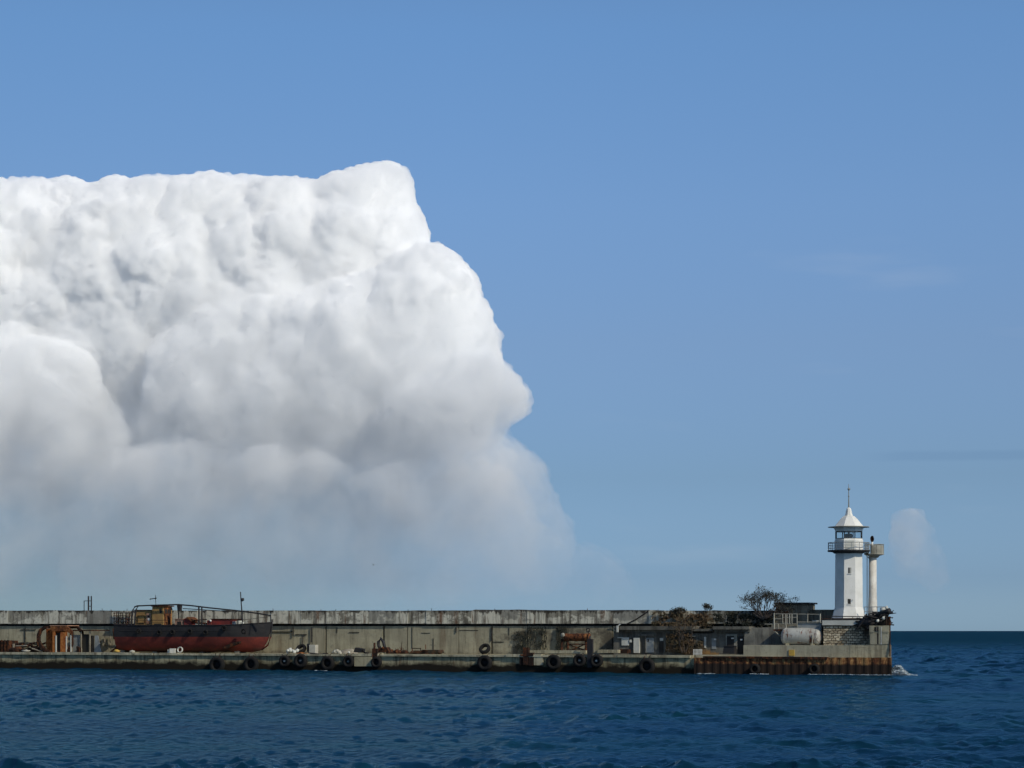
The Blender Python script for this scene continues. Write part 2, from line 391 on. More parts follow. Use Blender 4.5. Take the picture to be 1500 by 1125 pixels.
# ------------------------------------------------------------------ materials
def pier_pos(nt):
    g = nt.new('ShaderNodeNewGeometry')
    s = nt.new('ShaderNodeVectorMath', operation='SUBTRACT'); nt.put(s, 0, g.outputs['Position']); nt.put(s, 1, tuple(C0))
    r = nt.new('ShaderNodeVectorRotate', rotation_type='Z_AXIS'); nt.put(r, 'Vector', s.outputs[0]); nt.put(r, 'Angle', -TH)
    return r.outputs[0]
def finish(nt, out, col, rough=0.85, h=None, bs=0.4, bd=0.05, metal=0.0, spec=0.3):
    b = nt.new('ShaderNodeBsdfPrincipled'); nt.put(b, 'Base Color', col); nt.put(b, 'Roughness', rough)
    nt.put(b, 'Metallic', metal); nt.put(b, 'Specular IOR Level', spec)
    if h is not None: nt.put(b, 'Normal', nt.bump(h, bs, bd))
    nt.l.new(b.outputs[0], out.inputs[0])
def concrete(name, base, patch, stain, stain_amt=0.5, paint=None, paint_amt=0.0, algae=None, rust=0.25, top=False, soot=None):
    m, nt, out = new_mat(name); p = pier_pos(nt); z = nt.sep(p)[2]
    oi = nt.new('ShaderNodeObjectInfo'); rn = oi.outputs['Random']
    n1 = nt.noise(p, 0.35, 5, 0.6); n2 = nt.noise(p, 1.8, 5, 0.65); n3 = nt.noise(p, 7.0, 3, 0.6)
    blocks = nt.noise(nt.mapping(p, scale=(0.16, 0.16, 0.5)), 1.0, 1, 0.4)
    col = nt.mix(nt.step(n1, 0.38, 0.62), base, patch)
    col = nt.mix(nt.math('MULTIPLY', nt.step(blocks, 0.50, 0.54), 0.35), col, tuple(c*0.72 for c in base))
    if paint:
        pn = nt.math('ADD', nt.math('MULTIPLY', nt.noise(nt.mapping(p, scale=(0.55, 1, 0.9)), 1.0, 7, 0.72), 1.0),
                     nt.math('MULTIPLY', nt.math('SUBTRACT', rn, 0.5), 0.22))
        if top:                                   # paint holds best low down, the upper edge is weathered dark
            zr = nt.math('ADD', z, nt.math('ADD', nt.math('MULTIPLY', nt.sep(p)[0], 0.00341), -6.90))
            pn = nt.math('SUBTRACT', pn, nt.math('MULTIPLY', nt.math('ADD', zr, 0.9), 0.10))
        pm = nt.step(pn, 0.56-paint_amt, 0.62-paint_amt); col = nt.mix(pm, col, paint)
    st = nt.noise(nt.mapping(p, scale=(1.5, 1.5, 0.14)), 1.0, 6, 0.72)
    sm = nt.math('MULTIPLY', nt.step(st, 0.46, 0.62), stain_amt); col = nt.mix(sm, col, stain)
    rs = nt.noise(nt.mapping(p, loc=(31, 0, 0), scale=(0.7, 0.7, 0.10)), 1.0, 6, 0.75)
    rm = nt.math('MULTIPLY', nt.step(rs, 0.565, 0.65), rust*1.6, True); col = nt.mix(rm, col, (0.13, 0.055, 0.025))
    dk = nt.math('MULTIPLY', nt.step(n2, 0.55, 0.70), 0.55); col = nt.mix(dk, col, tuple(c*0.4 for c in base))
    col = nt.mix(nt.math('MULTIPLY', nt.step(n3, 0.62, 0.72), 0.3), col, (0.05, 0.045, 0.035))
    if top:
        te = nt.noise(nt.mapping(p, loc=(7, 0, 0), scale=(1.1, 1.1, 0.3)), 1.0, 5, 0.75)
        tm = nt.step(nt.math('ADD', zr, nt.math('MULTIPLY', nt.math('SUBTRACT', te, 0.5), 2.6)), -0.22, 0.02)
        col = nt.mix(nt.math('MULTIPLY', tm, 0.88), col, (0.030, 0.025, 0.020))
    if soot:
        px_ = nt.sep(p)[0]; sn = nt.noise(p, 0.42, 5, 0.7)
        band = nt.math('MULTIPLY', nt.step(px_, soot[0]-4, soot[0]), nt.step(px_, soot[1]+4, soot[1]))
        sm2 = nt.math('MULTIPLY', band, nt.step(sn, 0.44, 0.60)); col = nt.mix(nt.math('MULTIPLY', sm2, 0.75), col, (0.055, 0.045, 0.035))
        bs_ = nt.step(nt.math('ADD', z, nt.math('MULTIPLY', nt.noise(p, 0.5, 4, 0.7, 0.0), 2.2)), 3.5, 2.9)
        col = nt.mix(nt.math('MULTIPLY', bs_, 0.6), col, (0.075, 0.062, 0.045))
    if algae:
        hl = nt.noise(nt.mapping(p, scale=(0.4, 0.4, 4.0)), 1.0, 5, 0.7)
        col = nt.mix(nt.math('MULTIPLY', nt.step(hl, 0.56, 0.64), 0.7), col, (0.06, 0.048, 0.03))
        al = nt.step(nt.math('ADD', z, nt.math('MULTIPLY', nt.math('SUBTRACT', nt.noise(nt.mapping(p, scale=(0.45, 0.45, 0.8)), 1.0, 6, 0.7), 0.5), 1.9)), algae[1], algae[0])
        col = nt.mix(al, col, (0.016, 0.013, 0.009))
    hh = nt.math('ADD', n2, nt.math('MULTIPLY', n3, 0.5))
    finish(nt, out, col, 0.92, hh, 0.5, 0.06, spec=0.15); return m
def painted(name, base, alt=None, rust=0.3, rough=0.6, rustc=(0.12, 0.045, 0.018), metal=0.0, scale=1.0, streak=0.25):
    m, nt, out = new_mat(name); p = pier_pos(nt); alt = alt or tuple(c*0.6 for c in base)
    n1 = nt.noise(p, 0.9*scale, 5, 0.65); n2 = nt.noise(nt.mapping(p, scale=(2.2*scale, 2.2*scale, 2.2*scale*streak)), 1.0, 6, 0.72)
    n3 = nt.noise(p, 6*scale, 4, 0.6)
    col = nt.mix(nt.step(n1, 0.36, 0.66), base, alt)
    rm = nt.step(n2, 0.72-rust*0.45, 0.80-rust*0.40)
    col = nt.mix(rm, col, nt.mix(nt.step(n3, 0.4, 0.6), rustc, tuple(c*0.4 for c in rustc)))
    finish(nt, out, col, rough, nt.math('ADD', n3, n2), 0.35, 0.03, metal); return m
def rusty(name, light=(0.30, 0.13, 0.045), mid=(0.12, 0.042, 0.018), dark=(0.022, 0.014, 0.011), bias=0.0, zgrad=None):
    m, nt, out = new_mat(name); p = pier_pos(nt)
    n1 = nt.noise(nt.mapping(p, scale=(1.6, 1.6, 0.35)), 1.0, 6, 0.7); n2 = nt.noise(p, 4.0, 5, 0.65)
    f = nt.math('ADD', n1, nt.math('MULTIPLY', nt.math('SUBTRACT', n2, 0.5), 0.5)); f = nt.math('ADD', f, bias)
    col = nt.ramp(f, [(0.36, dark), (0.50, mid), (0.66, light)])
    if zgrad:
        z = nt.sep(p)[2]; wob = nt.math('MULTIPLY', nt.math('SUBTRACT', n1, 0.5), 0.5)
        al = nt.step(nt.math('ADD', z, wob), zgrad[1], zgrad[0]); col = nt.mix(al, col, zgrad[2])
    finish(nt, out, col, 0.9, n2, 0.5, 0.04, spec=0.15); return m
M = {}
M['wall'] = concrete('wall_concrete', (0.40, 0.365, 0.25), (0.32, 0.29, 0.20), (0.13, 0.11, 0.07), 0.40, rust=0.18, soot=(XP(748, 9.0), XP(893, 9.0)))
M['parapet_white'] = concrete('parapet_flaking', (0.27, 0.25, 0.19), (0.33, 0.31, 0.25), (0.05, 0.04, 0.03), 0.8, (0.60, 0.565, 0.45), 0.15, rust=0.5, top=True)
M['parapet_grey'] = concrete('parapet_bare', (0.30, 0.285, 0.235), (0.26, 0.25, 0.21), (0.09, 0.08, 0.06), 0.5, (0.52, 0.49, 0.39), 0.0, rust=0.3, top=True)
M['quay'] = concrete('quay_concrete', (0.42, 0.38, 0.24), (0.26, 0.23, 0.14), (0.07, 0.055, 0.035), 0.8, algae=(0.6, 1.25), rust=0.35)
M['coping'] = concrete('coping_concrete', (0.46, 0.42, 0.29), (0.34, 0.31, 0.21), (0.09, 0.075, 0.05), 0.6, rust=0.25)
M['curb'] = concrete('curb_concrete', (0.40, 0.37, 0.26), (0.35, 0.32, 0.23), (0.16, 0.14, 0.095), 0.35, rust=0.08)
M['bastion'] = concrete('bastion_concrete', (0.42, 0.38, 0.26), (0.33, 0.30, 0.20), (0.12, 0.10, 0.065), 0.55, algae=(0.7, 1.1), rust=0.18)
M['plaster'] = concrete('dark_plaster', (0.16, 0.155, 0.13), (0.11, 0.105, 0.09), (0.03, 0.028, 0.024), 0.6, rust=0.1)
M['patchwall'] = concrete('patched_wall', (0.26, 0.25, 0.21), (0.12, 0.12, 0.105), (0.05, 0.045, 0.04), 0.6, (0.42, 0.41, 0.35), -0.06, rust=0.1)
M['hutwall'] = concrete('hut_wall', (0.22, 0.20, 0.15), (0.15, 0.135, 0.10), (0.05, 0.04, 0.03), 0.6, rust=0.3)
M['gap'] = painted('dark_joint', (0.03, 0.027, 0.022), rust=0)
M['rust'] = rusty('rusty_steel'); M['rust_dark'] = rusty('dark_rusty_steel', bias=-0.12)
M['rust_orange'] = rusty('orange_rust', (0.42, 0.17, 0.05), (0.26, 0.075, 0.022), (0.05, 0.02, 0.012), 0.06)
M['black_steel'] = painted('black_steel', (0.018, 0.019, 0.022), (0.03, 0.025, 0.022), 0.1)
M['rubber'] = painted('worn_rubber', (0.007, 0.007, 0.007), (0.012, 0.011, 0.010), 0.0, 0.9)
M['white'] = painted('white_paint', (0.71, 0.70, 0.65), (0.63, 0.62, 0.565), 0.09, 0.7, (0.45, 0.40, 0.33))
M['white_rust'] = painted('white_paint_rusting', (0.66, 0.63, 0.56), (0.54, 0.50, 0.43), 0.24, 0.6, (0.20, 0.09, 0.045))
M['white_dull'] = painted('dull_white', (0.55, 0.55, 0.49), (0.45, 0.45, 0.40), 0.1, 0.7, (0.25, 0.2, 0.15))
M['grey_steel'] = painted('grey_steel', (0.26, 0.28, 0.28), (0.20, 0.21, 0.20), 0.15)
M['pale_steel'] = painted('pale_steel', (0.30, 0.29, 0.24), (0.20, 0.19, 0.15), 0.25)
M['tank'] = painted('silver_tank', (0.44, 0.44, 0.40), (0.34, 0.33, 0.29), 0.42, 0.5, (0.17, 0.055, 0.03), scale=0.7)
M['ochre'] = painted('ochre_paint', (0.36, 0.22, 0.075), (0.28, 0.16, 0.06), 0.27, 0.7, (0.10, 0.04, 0.018), scale=1.4)
M['red'] = painted('red_paint', (0.25, 0.035, 0.025), (0.14, 0.03, 0.025), 0.2, 0.7, (0.05, 0.02, 0.015))
M['pinkbox'] = painted('faded_pink', (0.40, 0.23, 0.15), (0.33, 0.17, 0.10), 0.25)
M['yellow'] = painted('yellow_paint', (0.50, 0.33, 0.06), (0.42, 0.25, 0.06), 0.2)
M['wood'] = painted('grey_wood', (0.30, 0.27, 0.21), (0.20, 0.17, 0.13), 0.1)
M['bark'] = painted('bark', (0.07, 0.055, 0.045), (0.045, 0.035, 0.03), 0.0)
M['stone'] = painted('pale_stone', (0.46, 0.44, 0.36), (0.36, 0.34, 0.28), 0.0)
def leaf_mat(name, a, b):
    m, nt, out = new_mat(name); p = pier_pos(nt)
    finish(nt, out, nt.mix(nt.step(nt.noise(p, 1.3, 3), 0.4, 0.6), a, b), 0.8, spec=0.2); return m
M['leaf'] = leaf_mat('dark_leaf', (0.022, 0.026, 0.020), (0.035, 0.034, 0.024))
M['ivy'] = leaf_mat('dry_ivy', (0.055, 0.045, 0.026), (0.085, 0.055, 0.03))
M['dry'] = leaf_mat('dry_grass', (0.34, 0.20, 0.075), (0.24, 0.13, 0.05))
def hull_mat():
    m, nt, out = new_mat('hull_paint'); p = pier_pos(nt); z = nt.sep(p)[2]
    n1 = nt.noise(nt.mapping(p, scale=(0.5, 0.5, 0.9)), 1.0, 5, 0.65); n2 = nt.noise(nt.mapping(p, scale=(1.6, 1.6, 0.25)), 1.0, 6, 0.7); n3 = nt.noise(p, 5, 4, 0.6)
    red = nt.mix(nt.step(n1, 0.35, 0.65), (0.19, 0.036, 0.026), (0.115, 0.026, 0.021))
    red = nt.mix(nt.math('MULTIPLY', nt.step(n2, 0.56, 0.75), 0.6), red, (0.055, 0.03, 0.02))
    grn = nt.math('MULTIPLY', nt.step(z, 2.9, 2.2), nt.step(n1, 0.45, 0.6)); red = nt.mix(nt.math('MULTIPLY', grn, 0.5), red, (0.06, 0.055, 0.035))
    blk = nt.mix(nt.step(n1, 0.4, 0.65), (0.022, 0.022, 0.024), (0.036, 0.034, 0.034))
    blk = nt.mix(nt.math('MULTIPLY', nt.step(n2, 0.60, 0.74), 0.6), blk, (0.07, 0.03, 0.02))
    fx = nt.math('FRACT', nt.math('MULTIPLY', nt.sep(p)[0], 0.55)); seam = nt.math('MULTIPLY', nt.step(fx, 0.035, 0.0), 0.45)
    red = nt.mix(seam, red, (0.06, 0.02, 0.016)); blk = nt.mix(seam, blk, (0.05, 0.03, 0.022))
    n3 = nt.math('ADD', n3, nt.math('MULTIPLY', nt.noise(nt.mapping(p, scale=(1.1, 1.1, 0.7)), 1.0, 2), 4.0))
    col = nt.mix(nt.step(z, HULL_WL-0.02, HULL_WL+0.03), red, blk)
    finish(nt, out, col, 0.7, n3, 0.3, 0.03, spec=0.2); return m
def stone_mat():
    m, nt, out = new_mat('rubble_masonry'); p = pier_pos(nt)
    x, y, z = nt.sep(p); cv = nt.new('ShaderNodeCombineXYZ'); nt.put(cv, 0, x); nt.put(cv, 1, z)
    wv = nt.new('ShaderNodeVectorMath', operation='ADD'); nt.put(wv, 0, cv.outputs[0])
    ns = nt.new('ShaderNodeVectorMath', operation='SCALE'); nt.put(ns, 0, nt.noise(p, 1.6, 4, 0.65, out=1)); nt.put(ns, 'Scale', 0.34); nt.put(wv, 1, ns.outputs[0])
    br = nt.new('ShaderNodeTexBrick'); nt.put(br, 'Vector', wv.outputs[0]); nt.put(br, 'Scale', 1.0)
    nt.put(br, 'Brick Width', 0.46); nt.put(br, 'Row Height', 0.27); nt.put(br, 'Mortar Size', 0.042); nt.put(br, 'Bias', 0.0); nt.put(br, 'Mortar Smooth', 0.4)
    nt.put(br, 'Color1', (0.66, 0.58, 0.42)); nt.put(br, 'Color2', (0.24, 0.19, 0.125)); nt.put(br, 'Mortar', (0.085, 0.068, 0.046))
    n1 = nt.noise(p, 0.6, 4, 0.65); soot = nt.math('MULTIPLY', nt.step(nt.math('ADD', n1, nt.math('MULTIPLY', nt.math('ADD', x, 4.3), 0.16)), 0.48, 0.74), 0.9)
    tops = nt.math('MULTIPLY', nt.step(nt.math('ADD', z, nt.math('MULTIPLY', n1, 0.8)), 5.35, 5.75), 0.7)
    col = nt.mix(nt.math('MAXIMUM', soot, tops), br.outputs[0], (0.05, 0.043, 0.034))
    finish(nt, out, col, 0.95, nt.math('SUBTRACT', 1.0, br.outputs[1]), 0.8, 0.06, spec=0.1); return m
M['masonry'] = stone_mat()
def glass_mat():
    m, nt, out = new_mat('lantern_glass'); t = nt.new('ShaderNodeBsdfTransparent'); nt.put(t, 0, (0.88, 0.93, 0.95))
    g = nt.new('ShaderNodeBsdfGlossy'); nt.put(g, 'Roughness', 0.05); mx = nt.new('ShaderNodeMixShader'); nt.put(mx, 0, 0.10)
    nt.l.new(t.outputs[0], mx.inputs[1]); nt.l.new(g.outputs[0], mx.inputs[2]); nt.l.new(mx.outputs[0], out.inputs[0]); return m
M['glass'] = glass_mat()
M['lens'] = painted('lens_dark', (0.02, 0.03, 0.035), rust=0, rough=0.2)
# ================================================================== quay and sea wall
ZD = 2.0
XL = XP(0, 0)-45.0
q = MB()
xr = XP(1030, 0)
fr = [(XL, 0.0)]; x = XL
while x < xr-1: x += 1.1; fr.append((min(x, xr), 0.05*mnoise.noise((x*0.5, 0, 0))))
q.plan(fr+[(xr, 9.6), (XL, 9.6)], -2.0, 1.74)
q.build('quay', M['quay'], kind='structure')
cp = root('quay_coping', XP(600, 0), -0.14, 1.743, 'broken pale concrete coping slabs along the front edge of the quay', 'coping')
edges = [-200, 78, 150, 197, 226, 262, 330, 378, 452, 505, 556, 622, 690, 742, 795, 842, 905, 950, 1012]
for i, (a, b) in enumerate(zip(edges[:-1], edges[1:])):
    s = MB(); x0, x1 = XP(a, 0)+0.03, XP(b, 0)-0.03; n = max(2, int((x1-x0)/0.7)); jit = rnd.uniform(-0.05, 0.05)
    front = [(x0+(x1-x0)*k/n, -0.27+jit+0.07*mnoise.noise((k*0.9, i*3.3, 2))) for k in range(n+1)]
    s.plan(front+[(x1, 1.2), (x0, 1.2)], 1.743, ZD+rnd.uniform(-0.06, 0.05)); s.build('coping_slab', M['coping'], cp)
dk = MB(); dk.box(XL, XP(1030, 0), 1.2, 9.6, 1.744, 1.97); dk.build('quay_deck', M['quay'], kind='structure')

VW = 9.0                                       # face of the tall wall
wl = root('breakwater_wall', XP(600, VW), VW, 1.9, 'long weathered concrete breakwater wall with flaking white parapet behind the quay', 'sea wall')
core = MB()
def wtop(px): return 894.3+0.6*mnoise.noise((px*0.02, 0, 0))-(1.3 if 690 < px < 765 else 0)-(0.6 if 765 <= px < 960 else 0)
core.plan([(XL, VW+0.42), (XP(1225, VW), VW+0.42), (XP(1225, VW), VW+2.4), (XL, VW+2.4)], -2, 5.78)
core.build('wall_core', M['gap'], wl)
lower = [-260, -60, 12.6, 160.5, 429, 457.5, 476.5, 561.5, 597, 672, 719.5, 773, 818, 897, 1010, 1120, 1225]
for a, b in zip(lower[:-1], lower[1:]):
    g = 0.20 if a in (476.5, 561.5, 719.5) else 0.04
    s = MB(); x0, x1 = XP(a, VW)+g, XP(b, VW)-g*0.4
    n = max(1, int((x1-x0)/1.5)); dy = rnd.uniform(-0.05, 0.05)
    top = ZP((a+b)/2, 917.3, VW)
    s.prism([(x0, 1.5), (x1, 1.5), (x1, top), (x0, top)], VW+dy, VW+0.415); s.build('lower_panel', M['wall'], wl)
par = [(-260, 'w'), (-140, 'g'), (-60, 'w'), (12, 'w'), (62, 'w'), (128, 'g'), (164, 'w'), (232, 'w'), (290, 'w'), (345, 'w'), (397, 'w'), (424, 'w'), (440, 'w'), (458, 'w'), (478, 'w'), (540, 'g'),
       (579, 'w'), (598, 'w'), (624, 'w'), (671, 'w'), (690, 'w'), (733, 'g'), (772, 'w'), (800, 'w'), (822, 'w'), (898, 'g'), (950, 'w'), (1020, 'g'), (1085, 'g'), (1150, 'g'), (1225, '')]
VP = VW-0.30
for (a, t), (b, _) in zip(par[:-1], par[1:]):
    s = MB(); n = max(2, int((b-a)/6)); ga = 0.02
    top = []
    for k in range(n+1):
        px = a+(b-a)*k/n; top.append((XP(px, VP)+(ga if k == 0 else -ga if k == n else 0), ZP(px, wtop(px)+0.55*mnoise.noise((px*0.21, 3, 1)), VP)))
    zb = ZP((a+b)/2, 913.6+0.5*mnoise.noise((a*0.1, 0, 9)), VP)
    dy = rnd.uniform(-0.04, 0.04)
    s.prism([(top[0][0], zb), (top[-1][0], zb)]+top[::-1], VP+dy, VW+2.3)
    s.build('parapet_panel', M['parapet_white' if t == 'w' else 'parapet_grey'], wl)
s = MB()                                       # rusty bars and stubs left along the parapet top
for px in (150, 163, 186, 400, 470, 492, 598, 632, 725, 860, 964): 
    s.tube([P(px, wtop(px)+1, VP+0.4), P(px+rnd.uniform(-.6, .6), wtop(px)-rnd.uniform(1.5, 3), VP+0.4)], 0.035, 5)
s.build('rebar_stub', M['rust_dark'], wl)
s = MB(); s.tube([P(898, 914, VP-0.06), P(918, 914, VP-0.06), P(932, 907, VP-0.06), P(950, 895, VP-0.06)], 0.06); s.build('cable', M['black_steel'], wl)
s = MB()
for px, y0, y1, r in ((429.5, 919, 932, .07), (443.5, 931, 947, .06), (456, 919, 941, .06), (668, 919, 927, .07), (719.5, 919, 939, .06)): s.tube([P(px, y0, VW-0.1), P(px, y1, VW-0.1)], r)
s.build('drain_pipe', M['black_steel'], wl)
s = MB()
for a, b, y in ((398, 428, 925), (432, 449, 929), (511, 526, 926), (617, 630, 927), (673, 700, 923), (722, 738, 940), (20, 58, 941), (30, 52, 922)): s.pbox(a, b, y, y+0.9, VW-0.075, VW+.1)
for a, y0, y1 in ((603, 919, 950), (634, 935, 952), (745, 919, 930), (36, 919, 940), (493, 919, 927)): s.pbox(a, a+.9, y0, y1, VW-0.078, VW+.1)
s.build('wall_crack', M['gap'], wl)
fr_ = root('steel_lattice', XP(180, 8.3), 8.3, ZP(180, 913, 8.3), 'rusty lattice frame standing against the parapet behind the boat stern', 'metal frame')
s = MB()
for k in range(9):
    px = 167+3.3*k; s.ptube([(px, 913, 8.45), (px+rnd.uniform(-1, 1), 897, 8.45)], 0.05, 5)
for py in (898, 902, 906.5, 911): s.ptube([(166, py, 8.4), (195, py+rnd.uniform(-.5, .5), 8.4)], 0.05, 5)
s.build('bar_grid', M['rust_dark'], fr_)
s = MB(); s.pprism([(164, 913.3), (196, 913.3), (196, 914.6), (164, 914.6)], 8.3, 8.66); s.build('shelf', M['rust_dark'], fr_)

# small frame on top of the wall
s = MB(); v = VW+0.6
for px, y0, r in ((129.6, 873, .10), (133.8, 873, .08), (123.2, 880, .05)): s.ptube([(px, y0, v), (px, 895, v)], r)
s.ptube([(123.2, 880.2, v), (134, 880.2, v)], 0.05); s.ptube([(129.6, 888, v), (134, 888, v)], .05)
s.build('steel_posts', M['black_steel'], None, 'thin dark steel post frame standing on top of the sea wall near the photo left', 'post frame')

# ------------------------------------------------------------------ tyre fenders
def tyre_mb(c, R_, wd, axis='y'):
    s = MB(); r = R_*0.52; h = wd/2; k = R_*0.10
    s.ring(c, [(r, -h*0.75), (r+k, -h), (R_-k*1.2, -h), (R_, -h*0.55), (R_, h*0.55), (R_-k*1.2, h), (r+k, h), (r, h*0.75)], 28, axis)
    return s
tyres = [(318, 974, 12, 0, 'leftmost big black tyre fender on the quay face, below the middle of the boat'),
         (368, 973, 11.5, 0, 'big black tyre fender on the quay face below the bow of the boat'),
         (417, 968.5, 8.4, 1, 'smaller tyre fender with pale hub, left one of the hubbed pair right of the boat'),
         (440.5, 968, 10, 1, 'larger tyre fender with grey hub under the black tyre lying on the quay'),
         (480, 971.5, 10.5, 0, 'plain black tyre fender left of the pale concrete block on the quay face'),
         (510.5, 969, 8.8, 1, 'tyre fender with grey hub touching the pale concrete block on the quay face'),
         (551.5, 970, 8, 0, 'small plain tyre fender at the foot of the rusty post below the dark hook'),
         (710, 971, 11, 0, 'large black tyre fender hanging directly below the tyre that lies on the quay'),
         (811, 970, 11, 0, 'large black tyre fender on the quay face left of the rusty winch'),
         (849, 967.5, 9.3, 1, 'tyre fender left of the rusty post in front of the winch'),
         (874, 968, 9.3, 1, 'tyre fender right of the rusty post, with a bright hub'),
         (947.5, 976, 12, 0, 'large black tyre fender at the waterline below the white hut door'),
         (1106, 980, 7.5, 0, 'dark tyre fender on the left part of the rusty sheet piles'),
         (1193, 980, 7.5, 0, 'dark tyre fender on the right part of the rusty sheet piles')]
for px, py, r, hub, lab in tyres:
    v = -0.47 if px < 1017 else -1.05; Rm = r*DP(px, v)/F*1.02; wd = 0.62
    c = P(px, py, v); t = root('tyre_fender', c.x, c.y, c.z-Rm, lab, 'tyre fender', 'tyre fenders along the quay face')
    tyre_mb(c, Rm, wd).build('tyre', M['rubber'], t)
    s = MB(); s.lathe(0, 0, [(0.01, 0), (Rm*0.5, 0.0), (Rm*0.54, 0.14), (0.01, 0.14)], 16, cap=False)
    s.v = [Vector((c.x+p.x, c.y-0.02+p.z, c.z+p.y)) for p in s.v]; s.build('hub_disc', M['rubber'] if not hub else M['black_steel'], t)
    if hub:
        s = MB(); s.lathe(0, 0, [(0.01, -0.16), (Rm*0.16, -0.12), (Rm*0.18, 0.02), (0.01, 0.02)], 12, cap=False)
        s.v = [Vector((c.x+p.x, c.y-0.02+p.z, c.z+p.y)) for p in s.v]; s.build('hub_plate', M['white_dull' if px in (417, 874) else 'grey_steel'], t)
    if px < 1017:
        s = MB()
        for dx in (-0.25, 0.25): s.tube([c+Vector((dx, -0.1, Rm*0.8)), Vector((c.x+dx*1.3, -0.2, ZD+0.06)), Vector((c.x+dx*1.3, 0.3, ZD+0.07))], 0.03, 5)
        s.build('chain', M['rust_dark'], t)
def lying_tyre(px, py, r, v, lab, tilt):
    c = P(px, py, v); Rm = r*DP(px, v)/F; t = tyre_mb(c, Rm, 0.45); t.rot(0, c, 'X', tilt)
    mz = min(p.z for p in t.v); t.v = [p+Vector((0, 0, 1.97-mz)) for p in t.v]
    t.build('tyre', M['rubber'], None, lab, 'tyre', 'tyres left on the quay')
lying_tyre(710, 951, 8.6, 5.5, 'black tyre leaning against the wall on the quay, alone at mid pier', R(-35))
lying_tyre(441, 947.5, 8, 3.0, 'black tyre tilted on the quay deck between the boat and the pale box', R(-42))
# pale ring beside the boat
c = P(264, 949.8, 1.9); s = MB(); r = 4.7*DP(264, 1.9)/F
s.ring(c, [(r*0.66, -.10), (r*0.9, -.14), (r, -.04), (r, .04), (r*0.9, .14), (r*0.66, .10)], 20)
ring_o = s; dz = 1.985-min(p.z for p in s.v); s.v = [p+Vector((0, 0, dz)) for p in s.v]; s.rot(0, c, 'X', R(-10))
s.build('wheel_ring', M['white_dull'], None, 'small pale grey wheel ring propped against the red boat hull', 'wheel')
# ================================================================== the boat on the quay
BV = 4.7; BH = 2.35                           # centre line depth and half beam
HULL_WL = ZP(280, 933, BV-BH)
xs, xb = XP(169.5, BV-BH*0.6), XP(397, BV)
LB_ = xb-xs; zk0 = ZD+0.10
bt = root('boat', (xs+xb)/2, BV, ZD+0.05, 'old derelict boat with red and black hull standing on the quay', 'boat')
def sheer(t): return ZP(280, 916.5, BV-BH)+0.05+0.36*max(0, (t-0.72)/0.28)**1.6+0.10*max(0, (0.12-t)/0.12)
NS, NTH = 44, 15
hv, hf = MB(), []
rows = []
for i in range(NS+1):
    t = i/NS
    B = BH*(0.80+0.20*min(1, t/0.25)) if t < 0.25 else BH
    if t > 0.70: B = BH*max(0.0, 1-((t-0.70)/0.30)**2.3)
    zt = sheer(t); zk = zk0+0.22*max(0, (0.10-t)/0.10)**1.4+0.25*max(0, (t-0.88)/0.12)**2
    row = []
    for j in range(NTH+1):
        th = math.pi/2*j/NTH                                 # 0 keel .. pi/2 sheer
        full = 0.46 if t < 0.7 else 0.46+0.65*(t-0.7)/0.3
        y = B*math.sin(th)**full; z = zk+(zt-zk)*(1-math.cos(th))**0.95
        fz = (z-zk)/(zt-zk)
        x = xs+LB_*t - (1.25*max(0, (t-0.80)/0.20)*(1-fz)**2.4) + 0.28*max(0, (t-0.9)/0.1)*(fz-0.6)*(fz > 0.6)
        row.append((x, y, z))
    rows.append(row)
vs, fs = [], []
for side in (-1, 1):
    base = len(vs)
    for row in rows: vs += [(x, BV+side*y, z) for x, y, z in row]
    for i in range(NS):
        for j in range(NTH):
            a = base+i*(NTH+1)+j; b = a+NTH+1; fs.append((a, b, b+1, a+1))
h = MB(); h.add(vs, fs, True)
n = NTH+1; tr = [vs[j] for j in range(n)]+[vs[len(vs)//2+j] for j in range(n-1, -1, -1)]
h.add(tr, [tuple(range(len(tr)))])
M['hull'] = hull_mat()
ho = h.build('hull', M['hull'], bt)
s = MB()
top = [rows[i][-1] for i in range(NS+1)]
s.add([(x, BV-y+0.04, z-0.35) for x, y, z in top]+[(x, BV+y-0.04, z-0.35) for x, y, z in top], [(i, i+1, NS+2+i, NS+1+i) for i in range(NS)])
s.build('deck', M['rust_dark'], bt)
for side in (-1, 1):
    s = MB(); s.tube([(x, BV+side*y, z) for x, y, z in top], 0.075, 6); s.build('bulwark_rail', M['black_steel'], bt)
    s = MB(); s.tube([(rows[i][11][0], BV+side*(rows[i][11][1]+0.03), HULL_WL+0.75+0.25*max(0, (i/NS-0.7)/0.3)**2) for i in range(2, NS-1)], 0.07, 6); s.build('rubbing_strake', M['black_steel'], ho)
s = MB(); s.tube([(xb+0.16, BV, sheer(1)+0.35), (xb+0.10, BV, sheer(1)-0.6), (xb-0.05, BV, HULL_WL), (xb-0.45, BV, HULL_WL-1.0), (xb-1.25, BV, zk0+0.3)], 0.10, 8); s.build('stem_post', M['hull'], ho)
s = MB(); s.pprism([(160.5, 955), (169, 948), (172, 940), (166, 936), (165, 921), (170, 919), (174, 950), (174, 955)], BV-0.12, BV+0.12); s.build('rudder', M['rust_dark'], bt)
s = MB(); s.pprism([(325, 948.5), (334, 944), (342, 941), (350.5, 939.3), (350, 942.5), (344, 945), (337, 947.5), (331, 950)], BV-BH-0.02, BV-BH+0.5); s.build('bilge_fin', M['rust_dark'], bt)
for a in (185, 232, 300, 352):
    s = MB(); s.box(XP(a, BV)-0.3, XP(a, BV)+0.3, BV-0.9, BV+0.9, 1.975, zk0+0.16); s.build('keel_block', M['wood'], bt)
dzk = sheer(.4)-0.35                          # deck level
